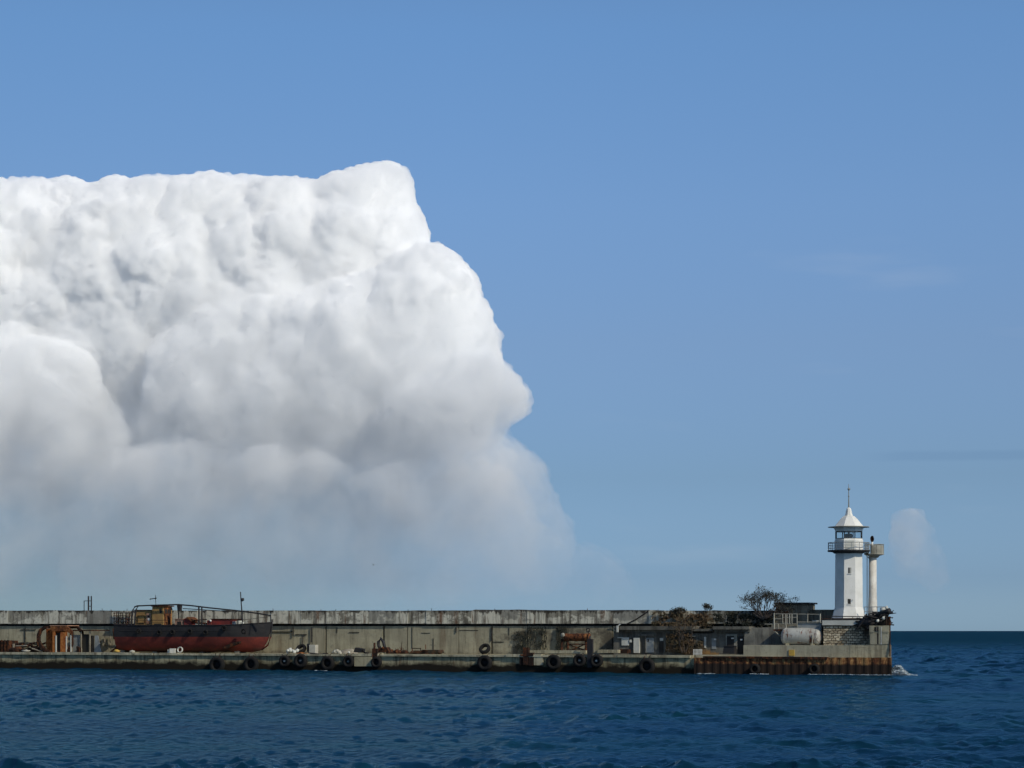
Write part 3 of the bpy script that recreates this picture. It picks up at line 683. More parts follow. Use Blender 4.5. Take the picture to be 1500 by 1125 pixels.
def bx(name, px0, px1, py0, mat, v0, v1, parent=bt, zb=None):
    s = MB(); s.box(XP(px0, v0), XP(px1, v0), v0, v1, zb or dzk, ZP((px0+px1)/2, py0, v0)); return s.build(name, mat, parent)
# aft cabin and wheelhouse
ac = bx('aft_cabin', 198, 222.5, 894.6, M['ochre'], 3.5, 6.2)
s = MB(); s.box(XP(197.3, 3.5), XP(223, 3.5), 3.4, 6.3, ZP(210, 894.4, 3.5), ZP(210, 893.2, 3.5)); s.build('cabin_roof', M['rust_dark'], ac)
s = MB(); s.pbox(202, 211.5, 902, 914, 3.46, 3.51); s.build('hatch_panel', M['ochre'], ac)
s = MB()
for a in ((201.6, 912.6, 902), (212, 912.6, 902)): s.ptube([(a[0], a[1], 3.44), (a[0], a[2], 3.44)], 0.035, 4)
s.ptube([(201.6, 902, 3.44), (212, 902, 3.44)], .035, 4); s.ptube([(201.6, 912.6, 3.44), (212, 912.6, 3.44)], .035, 4); s.build('panel_frame', M['rust_dark'], ac)
s = MB(); s.pbox(214.2, 220.6, 898.5, 913.6, 3.44, 3.51); s.build('door', M['pinkbox'], ac)
s = MB(); s.pbox(216.3, 219.2, 901.5, 904.5, 3.42, 3.445); s.build('door_window', M['gap'], ac)
s = MB(); s.pbox(216.3, 219.4, 905.5, 909.4, 3.42, 3.445); s.build('door_notice', M['white'], ac)
wh = bx('wheelhouse', 223, 239.5, 888.6, M['ochre'], 3.2, 5.2)
whx1 = XP(239.5, 3.2)
s = MB(); s.box(XP(222, 3.2), whx1+0.22, 3.05, 5.35, ZP(231, 888.5, 3.2), ZP(231, 887, 3.2)); s.build('wheelhouse_roof', M['rust_dark'], wh)
s = MB(); s.pprism([(233.6, 891.5), (236.8, 891.8), (237.2, 897.8), (233.8, 898.4)], 3.17, 3.21); s.build('side_window', M['gap'], wh)
s = MB(); s.box(whx1-0.01, whx1+0.03, 3.35, 5.0, dzk+0.1, ZP(239, 889.5, 3.2)); s.build('front_plate', M['rust'], wh)
for y0, y1 in ((3.5, 3.95), (4.1, 4.5), (4.62, 4.95)):
    s = MB(); s.box(whx1+0.02, whx1+0.05, y0, y1, ZP(239, 898.5, 3.2), ZP(239, 892.5, 3.2)); s.build('front_window', M['gap'], wh)
s = MB(); s.pbox(226, 236, 913.5, 916, 3.12, 3.21); s.build('step_recess', M['gap'], wh)
s = MB(); s.tube([P(228.4, 888, 4.2), P(227.6, 871.5, 4.2)], 0.035, 5); s.tube([P(219.5, 877.6, 4.2), P(228, 876.6, 4.2)], 0.055, 5); s.tube([P(220, 876.3, 4.2), P(220, 879, 4.2)], .04, 5)
s.tube([P(227, 877, 4.2), P(229, 876, 4.2)], 0.09, 6); s.build('antenna', M['black_steel'], wh)
# boxes and gear on deck
b1 = bx('engine_hatch', 256, 268.5, 907.2, M['pinkbox'], 3.4, 5.0)
s = MB(); s.pbox(259.5, 265.3, 910.4, 917, 3.37, 3.41); s.build('hatch_opening', M['gap'], b1)
s = MB(); s.box(XP(255.5, 3.4), XP(269.2, 3.4), 3.32, 5.1, ZP(262, 907.3, 3.4), ZP(262, 906.3, 3.4)); s.build('hatch_lid', M['pinkbox'], b1)
s = MB(); s.pprism([(269.5, 917), (269.5, 907), (273.5, 904.6), (279.5, 909), (279.5, 917)], 3.3, 4.8); s.build('red_hatch', M['red'], bt)
s = MB(); s.pprism([(272.2, 905.8), (273.4, 903.6), (283, 909.6), (282, 910.6)], 3.1, 4.9); s.build('open_lid', M['rust'], bt)
b2 = bx('cargo_hatch', 309.5, 338.5, 907.4, M['red'], 3.2, 6.0)
s = MB(); s.box(XP(309, 3.2)-.05, XP(339, 3.2), 3.12, 6.08, ZP(323, 907.5, 3.2), ZP(323, 906.3, 3.2)); s.build('hatch_cover', M['rust_dark'], b2)
bx('red_locker', 303.3, 309, 908.6, M['red'], 3.0, 4.2)
s = MB(); s.blob(P(308.4, 909.3, 2.95), 0.13, 3); s.build('lamp_glass', M['white'], bt)
for k, (a, b, c_) in enumerate(((340.5, 345, 910), (346.5, 350.5, 909), (351, 354, 911))): bx('pale_locker', a, b, c_, M['white_dull'], 3.4+0.2*k, 4.4)
s = MB(); s.ptube([(340, 908.4, 3.1), (355, 908.6, 3.1)], .05, 5)
for px in (340, 347.5, 355): s.ptube([(px, 908.4, 3.1), (px, 917, 3.1)], .045, 5)
s.build('gear_frame', M['rust_dark'], bt)
s = MB(); s.ptube([(284, 908.6, 3.0), (303, 907.2, 3.0)], .06, 5); s.ptube([(284, 913, 3.0), (303, 914, 3.0)], .05, 5); s.ptube([(283, 911, 3.4), (303, 913.4, 3.4)], .07, 5); s.build('deck_pipe', M['rust_dark'], bt)
s = MB(); s.pbox(286, 301, 913.2, 915.4, 3.6, 4.4); s.build('folded_sheet', M['white_dull'], bt)
# awning frame
for v, nm in ((2.75, 0), (6.5, 1)):
    s = MB()
    s.ptube([(192, 917, v), (193, 904, v), (195, 893, v), (197.3, 889, v), (201, 887.6, v), (225, 886.6, v), (261, 885.6, v), (280, 887.1, v), (305, 890.2, v), (345, 894.3, v), (371, 897.6, v), (383, 899.4, v), (396, 901.6, v)], 0.095, 6)
    s.ptube([(197, 917, v), (198, 903, v), (199.5, 893, v), (202, 888, v)], 0.10, 6)
    for px, y0, r in ((291.2, 888.6, .10), (295.6, 889.2, .09), (355, 895.6, .05), (378.5, 898.6, .04)): s.ptube([(px, y0, v), (px, 916, v)], r, 6)
    if nm == 0: s.ptube([(196.5, 908.4, v), (220, 908.6, v), (247, 908.4, v)], .03, 4); s.ptube([(196.5, 912.6, v), (247, 912.2, v)], .025, 4)
    if nm == 0: s.ptube([(268, 891.4, v+.5), (300, 893.4, v+.5), (345, 896.4, v+.5)], .05, 5)
    s.build('awning_frame', M['black_steel'], bt)
s = MB(); s.pprism([(259, 886), (264, 886), (263.2, 895), (260, 895)], 3.4, 3.9); s.ptube([(261.5, 895, 3.6), (262, 917, 3.6)], .07); s.build('funnel', M['black_steel'], bt)
s = MB(); s.pprism([(249.5, 893), (250.5, 889.5), (252.8, 893.6)], 3.6, 3.7); s.build('signal_shape', M['black_steel'], bt)
s = MB(); s.tube([P(355.4, 917, 4.7), P(354.2, 895, 4.7), P(352.2, 867, 4.7)], 0.11, 7, 0.06); ms = s.build('mast', M['black_steel'], bt)
s = MB(); s.blob(P(355.4, 878.4, 4.7), 0.20, 4); s.tube([P(353.2, 879.5, 4.7), P(357.2, 876.5, 4.7)], .05, 5); s.build('mast_lamp', M['black_steel'], ms)
s = MB(); s.ptube([(356, 908.2, 4.7), (396.5, 903, 4.7)], .025, 4); s.ptube([(396.6, 912, 4.7), (396.6, 900.8, 4.7)], .05, 5); s.build('bow_stay', M['black_steel'], bt)
# tyres hung along the black topside
t0 = None
for px, py, where in ((203, 924.5, 'below the aft cabin'), (233, 926.5, 'under the wheelhouse'), (252.5, 926, 'just right of the wheelhouse'), (278, 925, 'below the open red hatch'), (301, 926.5, 'left of the dark red cargo hatch'), (328.5, 920, 'hung high under the cargo hatch'), (357, 925, 'near the mast')):
    c = P(px, py, BV-BH-0.14); Rm = 0.33
    o = tyre_mb(c, Rm, 0.22).build('hull_fender', M['rubber'], None, 'small black tyre on the black boat hull '+where, 'boat fender', 'small tyres hung along the boat side')
# ================================================================== things on the quay
def pth(name, px, py, v, label, cat, group=None):
    c = P(px, py, v); return root(name, c.x, c.y, max(c.z, 1.975) if py > 950 else c.z, label, cat, group)
# --- octagonal orange cabin (left)
v0, v1 = 3.0, 5.6
oc = pth('cabin_shell', 80, 956, v0, 'rusty orange octagonal steel cabin shell with open left ring on the quay', 'cabin')
octo = [(64, 917), (98, 917), (105.5, 925.5), (105.5, 945), (100, 955.5), (66, 955.5), (56, 947), (53.5, 940), (53.5, 930), (57, 922)]
inn = [(66.5, 920.5), (96.5, 920.5), (102, 927), (102, 944), (97.5, 953), (69, 953), (60, 945), (57.5, 939), (57.5, 931), (60, 924.5)]
def frame_prism(outer, inner, y0, y1, v):
    s = MB(); n = len(outer); o = [(XP(a, v), ZP(a, b, v)) for a, b in outer]; i_ = [(XP(a, v), ZP(a, b, v)) for a, b in inner]
    vs = [(x, y, z) for y in (y0, y1) for x, z in o]+[(x, y, z) for y in (y0, y1) for x, z in i_]
    fs = []
    for k in range(n):
        l = (k+1) % n
        fs += [(k, l, 2*n+l, 2*n+k), (n+l, n+k, 3*n+k, 3*n+l), (l, k, n+k, n+l), (2*n+k, 2*n+l, 3*n+l, 3*n+k)]
    s.add(vs, fs); return s
frame_prism(octo, inn, v0, v0+0.35, v0).build('front_ring', M['rust_dark'], oc)
frame_prism(octo, inn, v1-0.25, v1, v0).build('rear_ring', M['rust_dark'], oc)
s = MB(); s.pprism([(67.5, 920.8), (98, 920.8), (98, 954.5), (69, 954.5), (67.5, 945)], v0+0.9, v0+1.0); s.build('side_panel', M['rust_orange'], oc)
s = MB(); s.pprism([(74, 917.3), (98, 917.3), (106, 925.5), (105, 930), (97, 924.5), (74, 924.5)], v0-0.08, v0-0.01); s.build('roof_band', M['rust'], oc)
s = MB(); s.pprism([(73, 917), (98, 917), (98, 916), (73, 916)], v0-0.1, v1); s.build('roof_plate', M['pinkbox'], oc)
s = MB(); s.pbox(77, 80.4, 924, 959, v0-0.06, v0+0.1); s.build('orange_post', M['rust_orange'], oc)
s = MB(); s.pbox(88.4, 95.5, 926, 955, v0-0.05, v0+0.05); s.build('orange_post', M['rust_orange'], oc)
s = MB(); s.pbox(80.6, 88.2, 927, 956, v0+0.2, v0+0.25); s.build('doorway', M['gap'], oc)
s = MB(); s.pbox(81, 82.6, 931, 957.5, v0-0.12, v0-0.02); s.build('pale_post', M['white_dull'], oc)
s = MB(); s.pbox(96.4, 97.6, 932, 955, v0-0.05, v0+0.05); s.pbox(103, 104.2, 930, 955, v0-0.05, v0+0.05); s.build('pale_post', M['white_dull'], oc)
s = MB(); s.pprism([(99, 934), (103, 932), (103, 938), (99.5, 938)], v0+.3, v0+.5); s.pprism([(98, 942), (103, 940), (103, 949), (99, 949)], v0+.3, v0+.6); s.build('cabin_fitting', M['pale_steel'], oc)
# --- shed
ls = pth('lean_to_shed', 122, 956, 4.0, 'open lean-to shed of grey sheets beside the orange cabin shell', 'shed')
s = MB(); s.box(XP(103, 4), XP(138, 4), 3.9, 7.5, ZP(120, 924.4, 4), ZP(120, 922.6, 4)); s.build('roof', M['rust_dark'], ls)
for a, b, y, m in ((105.5, 117, 930, 'grey_steel'), (120.5, 130, 929, 'gap'), (132, 137.5, 931, 'gap')):
    s = MB(); s.pbox(a, b, y, 955.5, 4.3, 4.36); s.build('wall_sheet', M[m], ls)
for a in (104.6, 118, 130.8): s = MB(); s.pbox(a, a+1.3, 925, 955.6, 4.05, 4.16); s.build('post', M['wood'], ls)
s = MB(); s.pprism([(137.5, 955.5), (139, 931), (143.5, 930.5), (148.5, 955.5)], 4.4, 4.47); s.build('leaning_sheet', M['grey_steel'], None, 'grey metal sheet leaning against the right side of the lean-to shed', 'metal sheet')
s = MB(); s.pbox(112, 116, 948, 955.4, 3.6, 4.1); s.blob(P(114, 948.5, 3.8), 0.22, 8); s.build('dark_drum', M['rust_dark'], None, 'small dark drum in front of the shed\'s left grey sheet', 'drum')
s = MB()
for px in (152.5, 160.5): s.pbox(px, px+0.9, 932, 945.5, VW-0.35, VW-0.2)
s.pbox(152.5, 161.4, 931.6, 932.6, VW-0.36, VW-0.19); s.pbox(152.5, 161.4, 944, 945, VW-0.36, VW-0.19); s.build('wall_bracket', M['wood'], None, 'thin pale rectangular frame fixed on the wall left of the boat rudder', 'frame')
# --- scrap on the left
s = MB(); v = 4.5; s.pprism([(-12, 956), (-12, 939), (0, 938), (13, 938.5), (14, 956)], v, v+2.0)
for k in range(5): s.pbox(-8+4.6*k, -6.6+4.6*k, 937.4, 955.6, v-0.12, v-0.01)
s.build('rusty_tank_box', M['rust_dark'], None, 'dark rusty steel box cut by the left photo edge on the quay', 'steel box')
s = MB(); r2 = random.Random(3)
for k in range(30):
    a = P(16+r2.uniform(0, 40), 954.5-r2.uniform(0, 13)*(1-abs(r2.random()-.3)), 3.6+r2.uniform(0, 2)); L = r2.uniform(0.5, 1.9); q = r2.gauss(0, 0.35)
    d = Vector((math.cos(q), r2.uniform(-.4, .4), math.sin(q)*0.6)); a.z = max(a.z, 2.05); b = a+d*L; b.z = max(b.z, 2.03); s.tube([a, b], r2.uniform(.05, .14), 5)
for k in range(9): c = P(18+4.2*k, 954, 4.2); s.blob(Vector((c.x, c.y, 2.2)), r2.uniform(.35, .65), k, 2, 0.5, (1, 1, .8))
s.build('scrap_steel_pile', M['rust_dark'], None, 'low heap of dark rusty scrap steel left of the orange cabin shell', 'scrap heap')
s = MB(); s.ptube([(23, 946.3, 3.3), (39.5, 945.6, 3.3)], .09, 6); s.build('pale_beam', M['wood'], None, 'short pale beam lying level on top of the rusty scrap heap', 'beam')
s = MB(); s.ptube([(47, 950, 3.2), (62, 954.8, 3.2)], .10, 6); s.build('pale_beam', M['wood'], None, 'pale beam sloping down to the right by the orange cabin ring', 'beam')
s = MB(); s.pbox(18.5, 20.2, 943, 948.5, 3.2, 3.4); s.build('pale_stake', M['wood'], None, 'short upright pale stake in the rusty scrap heap at far left', 'stake')
def rock(px, py, r, v, mat, lab, cat, name, sc=(1.3, .9, .7), seed=1):
    c = P(px, py, v); rr = r*DP(px, v)/F; s = MB(); s.blob(c, rr, seed, 3, 0.35, sc); dz = 1.985-min(p.z for p in s.v); s.v = [p+Vector((0, 0, dz if py > 945 else 0)) for p in s.v]
    return s.build(name, M[mat], None, lab, cat)
rock(38, 953.5, 4.5, 2.2, 'stone', 'pale sack-like stone lying before the scrap heap', 'stone', 'stone', (1.5, .8, .45))
rock(171, 957, 4.2, 0.6, 'yellow', 'small yellow-brown stone on the quay edge below the boat stern', 'stone', 'stone', (1.2, .8, .55), 4)
rock(193.5, 958, 3.8, 0.6, 'stone', 'small white stone on the quay edge right of the yellow one', 'stone', 'stone', (1.1, .8, .6), 6)
s = MB(); c = P(252, 956, 1.4); s.box(c.x-.32, c.x+.34, c.y, c.y+.5, 1.98, ZP(252, 950, 1.4)); s.rot(0, c, 'Z', .2); s.build('pale_block', M['white_dull'], None, 'small whitish block on the quay against the red hull, left of the wheel ring', 'block')
s = MB(); c = P(246.5, 956, 1.5); s.box(c.x-.12, c.x+.12, c.y, c.y+.4, 1.98, ZP(246, 951.5, 1.5)); s.build('pale_post', M['white_dull'], None, 'short narrow whitish post stub left of the pale block by the hull', 'post')
# --- clutter right of the boat
s = MB()
for k in range(7): c = P(421+2.1*k, 954, 2.2); s.blob(Vector((c.x, c.y+rnd.uniform(-.3, .3), 2.12+rnd.uniform(0, .25))), rnd.uniform(.16, .3), k, 2, .5)
s.build('net_heap', M['white_dull'], None, 'small pale heap of rope and net above the hubbed tyre pair', 'net heap')
s = MB(); s.pbox(449.5, 452, 943, 954.8, 2.8, 3.2); s.build('black_plate', M['black_steel'], None, 'narrow upright black plate between the lying tyre and the pale box', 'plate')
s = MB(); c = P(457, 955, 2.6); s.box(c.x-.38, c.x+.42, c.y, c.y+.8, 1.975, ZP(457, 944.5, 2.6)); s.build('pale_box', M['stone'], None, 'pale upright concrete box on the quay right of the lying tyre', 'box')
s = MB(); s.pprism([(430, 958), (439, 955.5), (446, 957), (453, 958.5), (463, 959.6), (440, 960.5)], 0.25, 0.9); s.build('orange_sheet', M['rust_orange'], None, 'crumpled orange sheet on the quay edge above the hubbed tyre fenders', 'sheet')
s = MB(); s.ptube([(452, 956.6, 0.5), (468, 958.3, .5), (480, 957.2, .5)], .09, 6); s.build('dark_pipe', M['black_steel'], None, 'bent dark pipe on the quay edge below the pale concrete box', 'pipe')
s = MB()
for k in range(8): c = P(488+1.5*k, 955, 2.4); s.blob(Vector((c.x, c.y, 2.06+.3*math.sin(k*.45)*rnd.random())), rnd.uniform(.1, .28), k+3, 2, .6)
s.build('rubble_heap', M['stone'], None, 'little rubble heap on the quay left of the brown sand pile', 'rubble heap')
s = MB(); c = P(509, 955, 4.5); s.blob(Vector((c.x, c.y, 1.95)), 1.0, 9, 3, .3, (1.2, .8, .55)); s.build('sand_pile', M['wood'], None, 'low brown sand pile against the wall left of the black crate', 'sand pile')
s = MB(); s.pprism([(517.5, 955.5), (520, 948.5), (530, 950.5), (528.8, 956)], 2.2, 3.2); s.build('black_crate', M['black_steel'], None, 'tilted black crate on the quay beside the brown sand pile', 'crate')
s = MB(); s.ptube([(530, 951, 2.4), (534, 956, 2.2), (540, 957.5, 2.0)], .11, 6); s.build('black_hose', M['rubber'], None, 'short black hose dropping from the black crate to the quay', 'hose')
rock(511, 957.5, 1.8, 0.6, 'white_dull', 'small white lump on the quay edge below the black crate', 'stone', 'stone', (1, .8, 1), 3)
s = MB(); s.pprism([(519, 962.2), (544.5, 962.2), (544.5, 976), (519, 976)], -0.42, -0.02)
s.build('concrete_block', concrete('block_concrete', (0.44, 0.39, 0.25), (0.36, 0.32, 0.20), (0.1, .08, .05), .4, rust=.5), None, 'pale rust-streaked concrete block hung on the quay face between two tyres', 'block')
s = MB(); s.pbox(545, 552.5, 950, 974, -0.35, 0.0); s.tube([P(548.5, 950, -.1), P(548.5, 942, .2)], .12); s.build('mooring_post', M['rust_dark'], None, 'rusty mooring post on the quay edge right of the concrete block', 'mooring post')
hk = pth('dark_hook', 557, 955, 3.5, 'dark rusty iron claw hook standing on the quay at the foot of the wall', 'hook')
s = MB(); s.ptube([(562, 955, 3.5), (563.5, 948, 3.5), (561.5, 940, 3.5), (557.5, 935.5, 3.5), (554.5, 940, 3.5), (554.5, 946, 3.5), (557, 950, 3.5)], .19, 7); s.build('hook_bar', M['black_steel'], hk)
s = MB(); s.pprism([(553, 955.5), (555, 949), (566, 948), (570, 955.5)], 3.3, 4.2); s.blob(P(560.5, 949, 3.2), .13, 1); s.build('hook_base', M['rust_dark'], hk)
s = MB()
for k in range(60):
    px = 568+rnd.random()*28; c = P(px, 955, 5+rnd.random()*3); hgt = .15+1.0*abs(mnoise.noise((px*.15, 0, 0)))*2
    s.tube([Vector((c.x, c.y, 1.97)), Vector((c.x+rnd.uniform(-.4, .4), c.y, 1.97+hgt*rnd.random()))], .03, 4)
for k in range(7): c = P(571+3.7*k, 955, 6.5); s.blob(Vector((c.x, c.y, 2.1)), rnd.uniform(.3, .5), k, 2, .6, (1, 1, .8))
s.build('rusty_debris', M['rust_dark'], None, 'reddish brown heap of rusty debris right of the iron hook', 'debris heap')
for (a, b, y, lab) in ((597, 618, 953, 'flat dark steel plate stack left of mid quay, the lower left one'), (614, 643, 951.6, 'flat dark steel plate stack left of mid quay, the higher right one')):
    s = MB(); v = 3.5; x0, x1 = XP(a, v), XP(b, v); zt = ZP((a+b)/2, y, v)
    for k in range(4): s.box(x0+rnd.uniform(0, .4), x1-rnd.uniform(0, .4), v+rnd.uniform(0, .2), v+1.6, 1.975+k*(zt-1.975)/4+.004, 1.975+(k+.8)*(zt-1.975)/4)
    s.build('plate_stack', M['rust_dark'], None, lab, 'plate stack', 'stacks of steel plate')
s = MB(); s.ptube([(603, 949.6, 3.2), (617, 949.8, 3.2)], .05, 5); s.ptube([(623.6, 951, 3.4), (623.4, 944, 3.4)], .05, 5); s.ptube([(604, 949.6, 3.2), (604, 956, 3.2)], .05, 5); s.ptube([(616, 949.6, 3.2), (616, 956, 3.2)], .05, 5)
s.build('low_rail', M['rust_dark'], None, 'low thin rail over the flat dark steel plates', 'rail')
# dark blast marks on the wall are part of its staining; rusty mooring frame
mf = pth('mooring_stand', 770, 974, -0.3, 'rusty two-post mooring frame on the quay edge at mid pier', 'mooring stand')
for a, b, y0, y1, v in ((766, 773.5, 948.5, 974, -.35), (774.5, 780.5, 956, 975, -.3), (761, 765, 960, 974, -.22)):
    s = MB(); s.pbox(a, b, y0, y1, v, .15); s.build('post', M['rust_dark'], mf)
s = MB(); s.pbox(762, 781, 958.5, 961, -.38, .1); s.build('cross_bar', M['rust_dark'], mf)
s = MB(); s.pbox(782, 795, 961, 974.5, -.26, -.01); s.build('face_patch', M['coping'], mf)
# --- rusty winch (tank on legs)
wn = pth('winch', 845, 956, 3.2, 'rusty red cylinder winch on legs standing on the quay', 'winch')
s = MB(); a, b = P(828, 933.5, 3.4), P(863.5, 933.5, 3.4); rr = 5.6*DP(845, 3.4)/F
s.tube([a, a+Vector((.12, 0, 0)), b-Vector((.12, 0, 0)), b], rr, 18); s.build('drum', M['rust'], wn)
for px in (827, 845, 863):
    s = MB(); c = P(px, 933.5, 3.4); s.ring(c, [(rr*.9, -.05), (rr*1.12, -.05), (rr*1.12, .05), (rr*.9, .05)], 18, 'x'); s.build('drum_flange', M['rust_dark'], wn)
for px in (823.5, 831, 858, 863.5):
    s = MB(); s.ptube([(px, 936, 3.3), (px+rnd.uniform(-1.5, 1.5), 957, 3.2)], .14, 6); s.build('leg', M['rust_dark'], wn)
s = MB(); s.pbox(829, 860, 942.8, 944.6, 3.2, 4.2); s.pbox(829, 860, 951.5, 953, 3.2, 4.0); s.ptube([(832, 944, 3.3), (856, 952, 3.3)], .07); s.ptube([(856, 944, 3.3), (838, 952, 3.3)], .07); s.build('base_frame', M['rust_dark'], wn)
s = MB(); s.ptube([(861.5, 930, 3.4), (861.5, 923.5, 3.4)], .05, 5); c = P(861.5, 923, 3.4); s.ring(c, [(.16, -.05), (.26, -.05), (.26, .05), (.16, .05)], 14, 'y'); s.box(c.x-.26, c.x+.26, c.y-.03, c.y+.03, c.z+.12, c.z+.20); s.build('handle', M['black_steel'], wn)
s = MB(); s.blob(P(824.5, 930.5, 3.1), .26, 2); s.build('lamp_cap', M['pale_steel'], wn)
s = MB()
for k in range(40): c = P(834+rnd.random()*24, 950, 3.6); a = Vector((c.x, c.y+rnd.random(), 2.0+rnd.random()*.9)); s.tube([a, a+Vector((rnd.uniform(-.5, .5), 0, rnd.uniform(-.2, .3)))], .035, 4)
s.build('loose_chain', M['wood'], wn)
s = MB(); s.pbox(860, 867.5, 936, 978, -.42, -.02); s.ptube([(864, 936, -.2), (864.6, 932, -.1)], .1); s.build('mooring_post', M['black_steel'], None, 'tall dark rusty mooring post between the two hubbed tyres before the winch', 'mooring post')
s = MB(); s.pbox(875, 905, 951.8, 956.5, .6, 1.4); s.build('low_block', M['coping'], None, 'low pale concrete step block on the quay right of the winch', 'step block')
s = MB(); s.pbox(775, 858, 952.6, 957, .7, 1.5); s.build('low_block', M['coping'], None, 'long low pale concrete step in front of the rusty winch', 'step block')
# ================================================================== hut row
hv = 5.6
ht = root('hut_row', XP(995, hv), hv, 1.97, 'low dark hut row under a concrete canopy against the sea wall', 'building')
s = MB(); s.box(XP(899, hv), XP(1091, hv), hv, VW-.06, 1.972, ZP(995, 925, hv)); s.build('hut_wall', M['plaster'], ht)
for a, b, y0, y1, vv in ((899, 1012, 917.2, 925.2, 4.9), (1013, 1043, 921, 927, 5.1), (1044, 1097, 917.6, 924.6, 4.6)):
    s = MB(); m_ = (a+b)/2; s.box(XP(a, vv), XP(b, vv), vv, 8.6, ZP(m_, y1-2.6, vv), ZP(m_, y0, vv)); s.box(XP(a, vv), XP(b, vv), vv+.5, 8.5, ZP(m_, y1+1, vv), ZP(m_, y1-2.61, vv)); s.build('canopy', M['plaster'], ht)
def hp(name, a, b, y0, y1, mat, pr=.06, parent=ht):
    s = MB(); s.pbox(a, b, y0, y1, hv-pr, hv-.003); return s.build(name, M[mat], parent)
hp('wall_board', 910.5, 921, 933.8, 945.5, 'white_dull', .12); hp('board_bracket', 904.5, 912, 933.4, 934.8, 'white_dull', .2)
hp('meter_box', 922, 925, 937, 941, 'white_dull', .2)
d = hp('door', 928, 936.5, 934.3, 956.5, 'white_dull', .25)
d = hp('door', 946, 957.5, 934.5, 956, 'grey_steel', .1); hp('door_frame', 944.8, 945.9, 931, 956, 'plaster', .2); hp('lintel', 935, 958, 928.6, 931.8, 'plaster', .25)
s = MB(); s.pbox(948.5, 950.5, 936, 940, hv-.13, hv-.11); s.build('door_pane', M['gap'], d)
d = hp('door', 965.5, 972, 935, 956, 'gap', .03); hp('transom_light', 966.5, 971.5, 934.6, 938.6, 'white_dull', .08)
hp('window', 1008, 1017, 933, 944, 'gap', .03); hp('window_sill', 1007, 1018, 931, 932.6, 'pale_steel', .2); hp('pale_panel', 1031.5, 1034, 933, 949, 'white_dull', .1)
hp('dark_panel', 1042.5, 1049, 935, 951, 'grey_steel', .06); hp('wall_lamp', 1046, 1048.6, 935.6, 937.6, 'white', .25)
w_ = hp('window_frame', 1063, 1079.5, 929, 951, 'pale_steel', .12); 
s = MB(); s.pbox(1064.8, 1075, 931.6, 950.6, hv-.16, hv-.125); s.build('window_pane', M['gap'], w_)
hp('wall_lamp', 1071, 1074.5, 934, 936, 'white', .3); hp('wall_lamp', 1084.6, 1087.2, 936, 938, 'white', .25)
d = hp('door', 1080.5, 1089.5, 932, 957, 'gap', .04)
s = MB(); s.pbox(903, 905.4, 916.5, 926, 4.7, 4.85); s.ptube([(905, 917, 4.75), (908.5, 914.5, 4.75)], .07); s.build('corner_pipe', M['white_dull'], ht)
s = MB(); s.pbox(907, 920, 951, 957, 4.4, 5.2); s.build('dark_crate', M['rust_dark'], None, 'dark low crate under the white board of the hut row', 'crate')
c = P(1067, 957, 4.0); s = MB(); s.pprism([(1058.5, 957.5), (1060.5, 946.8), (1075, 946.8), (1075.5, 957.5)], 3.6, 4.6); s.pbox(1059.5, 1075.8, 945.8, 947, 3.52, 4.68); s.build('dark_bin', M['black_steel'], None, 'dark bin in front of the framed window of the hut row', 'bin')
pf = pth('picket_fence', 1022, 959.5, 2.2, 'short low white picket fence left of the dry yellow plants', 'fence')
for k in range(7): s = MB(); px = 1015.5+1.95*k; s.pbox(px, px+.8, 951, 959.6, 2.2, 2.27); s.build('picket', M['white'], pf)
s = MB(); s.pbox(1015, 1028.6, 951.6, 952.5, 2.28, 2.34); s.pbox(1015, 1028.6, 957, 957.8, 2.28, 2.34); s.build('rail', M['white'], pf)
s = MB()
for k in range(420):
    px = 1029+rnd.random()*23; hgt = (6+7*math.exp(-((px-1034)/5)**2))*rnd.random(); c = P(px, 959.5, 2.0+rnd.random()*.8); a = Vector((c.x, c.y, 1.98)); b = a+Vector((rnd.uniform(-.25, .25), rnd.uniform(-.1, .1), hgt*.075))
    s.add([a+Vector((-.03, 0, 0)), a+Vector((.03, 0, 0)), b], [(0, 1, 2)])
s.build('dry_grass_clump', M['dry'], None, 'orange-yellow dry grass clump at the quay edge beside the picket fence', 'dry plant')
# ================================================================== pier head
ph = root('pier_head', XP(1200, 0), 0, 0, 'concrete pier head with rubble masonry and rusty sheet piles below the lighthouse', 'pier head')
def skew(y): return XP(1306.5, -0.55)-0.27*(y+0.55)
zc = ZP(1180, 962.5, -.5); zt = ZP(1150, 945.2, 0.1)
s = MB(); s.plan([(XP(1018, 0), -0.2), (skew(-.2), -0.2), (skew(12), 12.0), (XP(1018, 0), 12)], -2, zc-0.02); s.build('pier_core', M['bastion'], ph)
# sheet piles: corrugated facing
s = MB(); x0, x1 = XP(1017, -.55), XP(1306.5, -.55); n = int((x1-x0)/0.22); pts = []
for k in range(n+1):
    x = x0+(x1-x0)*k/n; pts.append((x, -0.64 if (k % 4) in (0, 1) else -0.70))
ztop = [ZP(1017+290*k/n, 963.2+0.6*mnoise.noise((k*.13, 0, 0)), -.55) for k in range(n+1)]
vs = [(x, y, -2) for x, y in pts]+[(x, y, z) for (x, y), z in zip(pts, ztop)]+[(x, -0.22, z) for (x, y), z in zip(pts, ztop)]; m_ = n+1
s.add(vs, [(k, k+1, m_+k+1, m_+k) for k in range(n)]+[(m_+k, m_+k+1, 2*m_+k+1, 2*m_+k) for k in range(n)])
M['sheet'] = rusty('sheet_pile_rust', (0.33, 0.19, 0.075), (0.12, 0.045, 0.02), (0.028, 0.017, 0.012), 0.02, (1.0, 1.3, (0.026, 0.018, 0.014)))
s.build('sheet_pile', M['sheet'], ph)
s = MB(); s.pprism([(1030, 961.2), (1030, 963.4), (1211, 966.2), (1211, 962.4)], -.86, -.2); s.build('waling_beam', M['rust_dark'], ph)
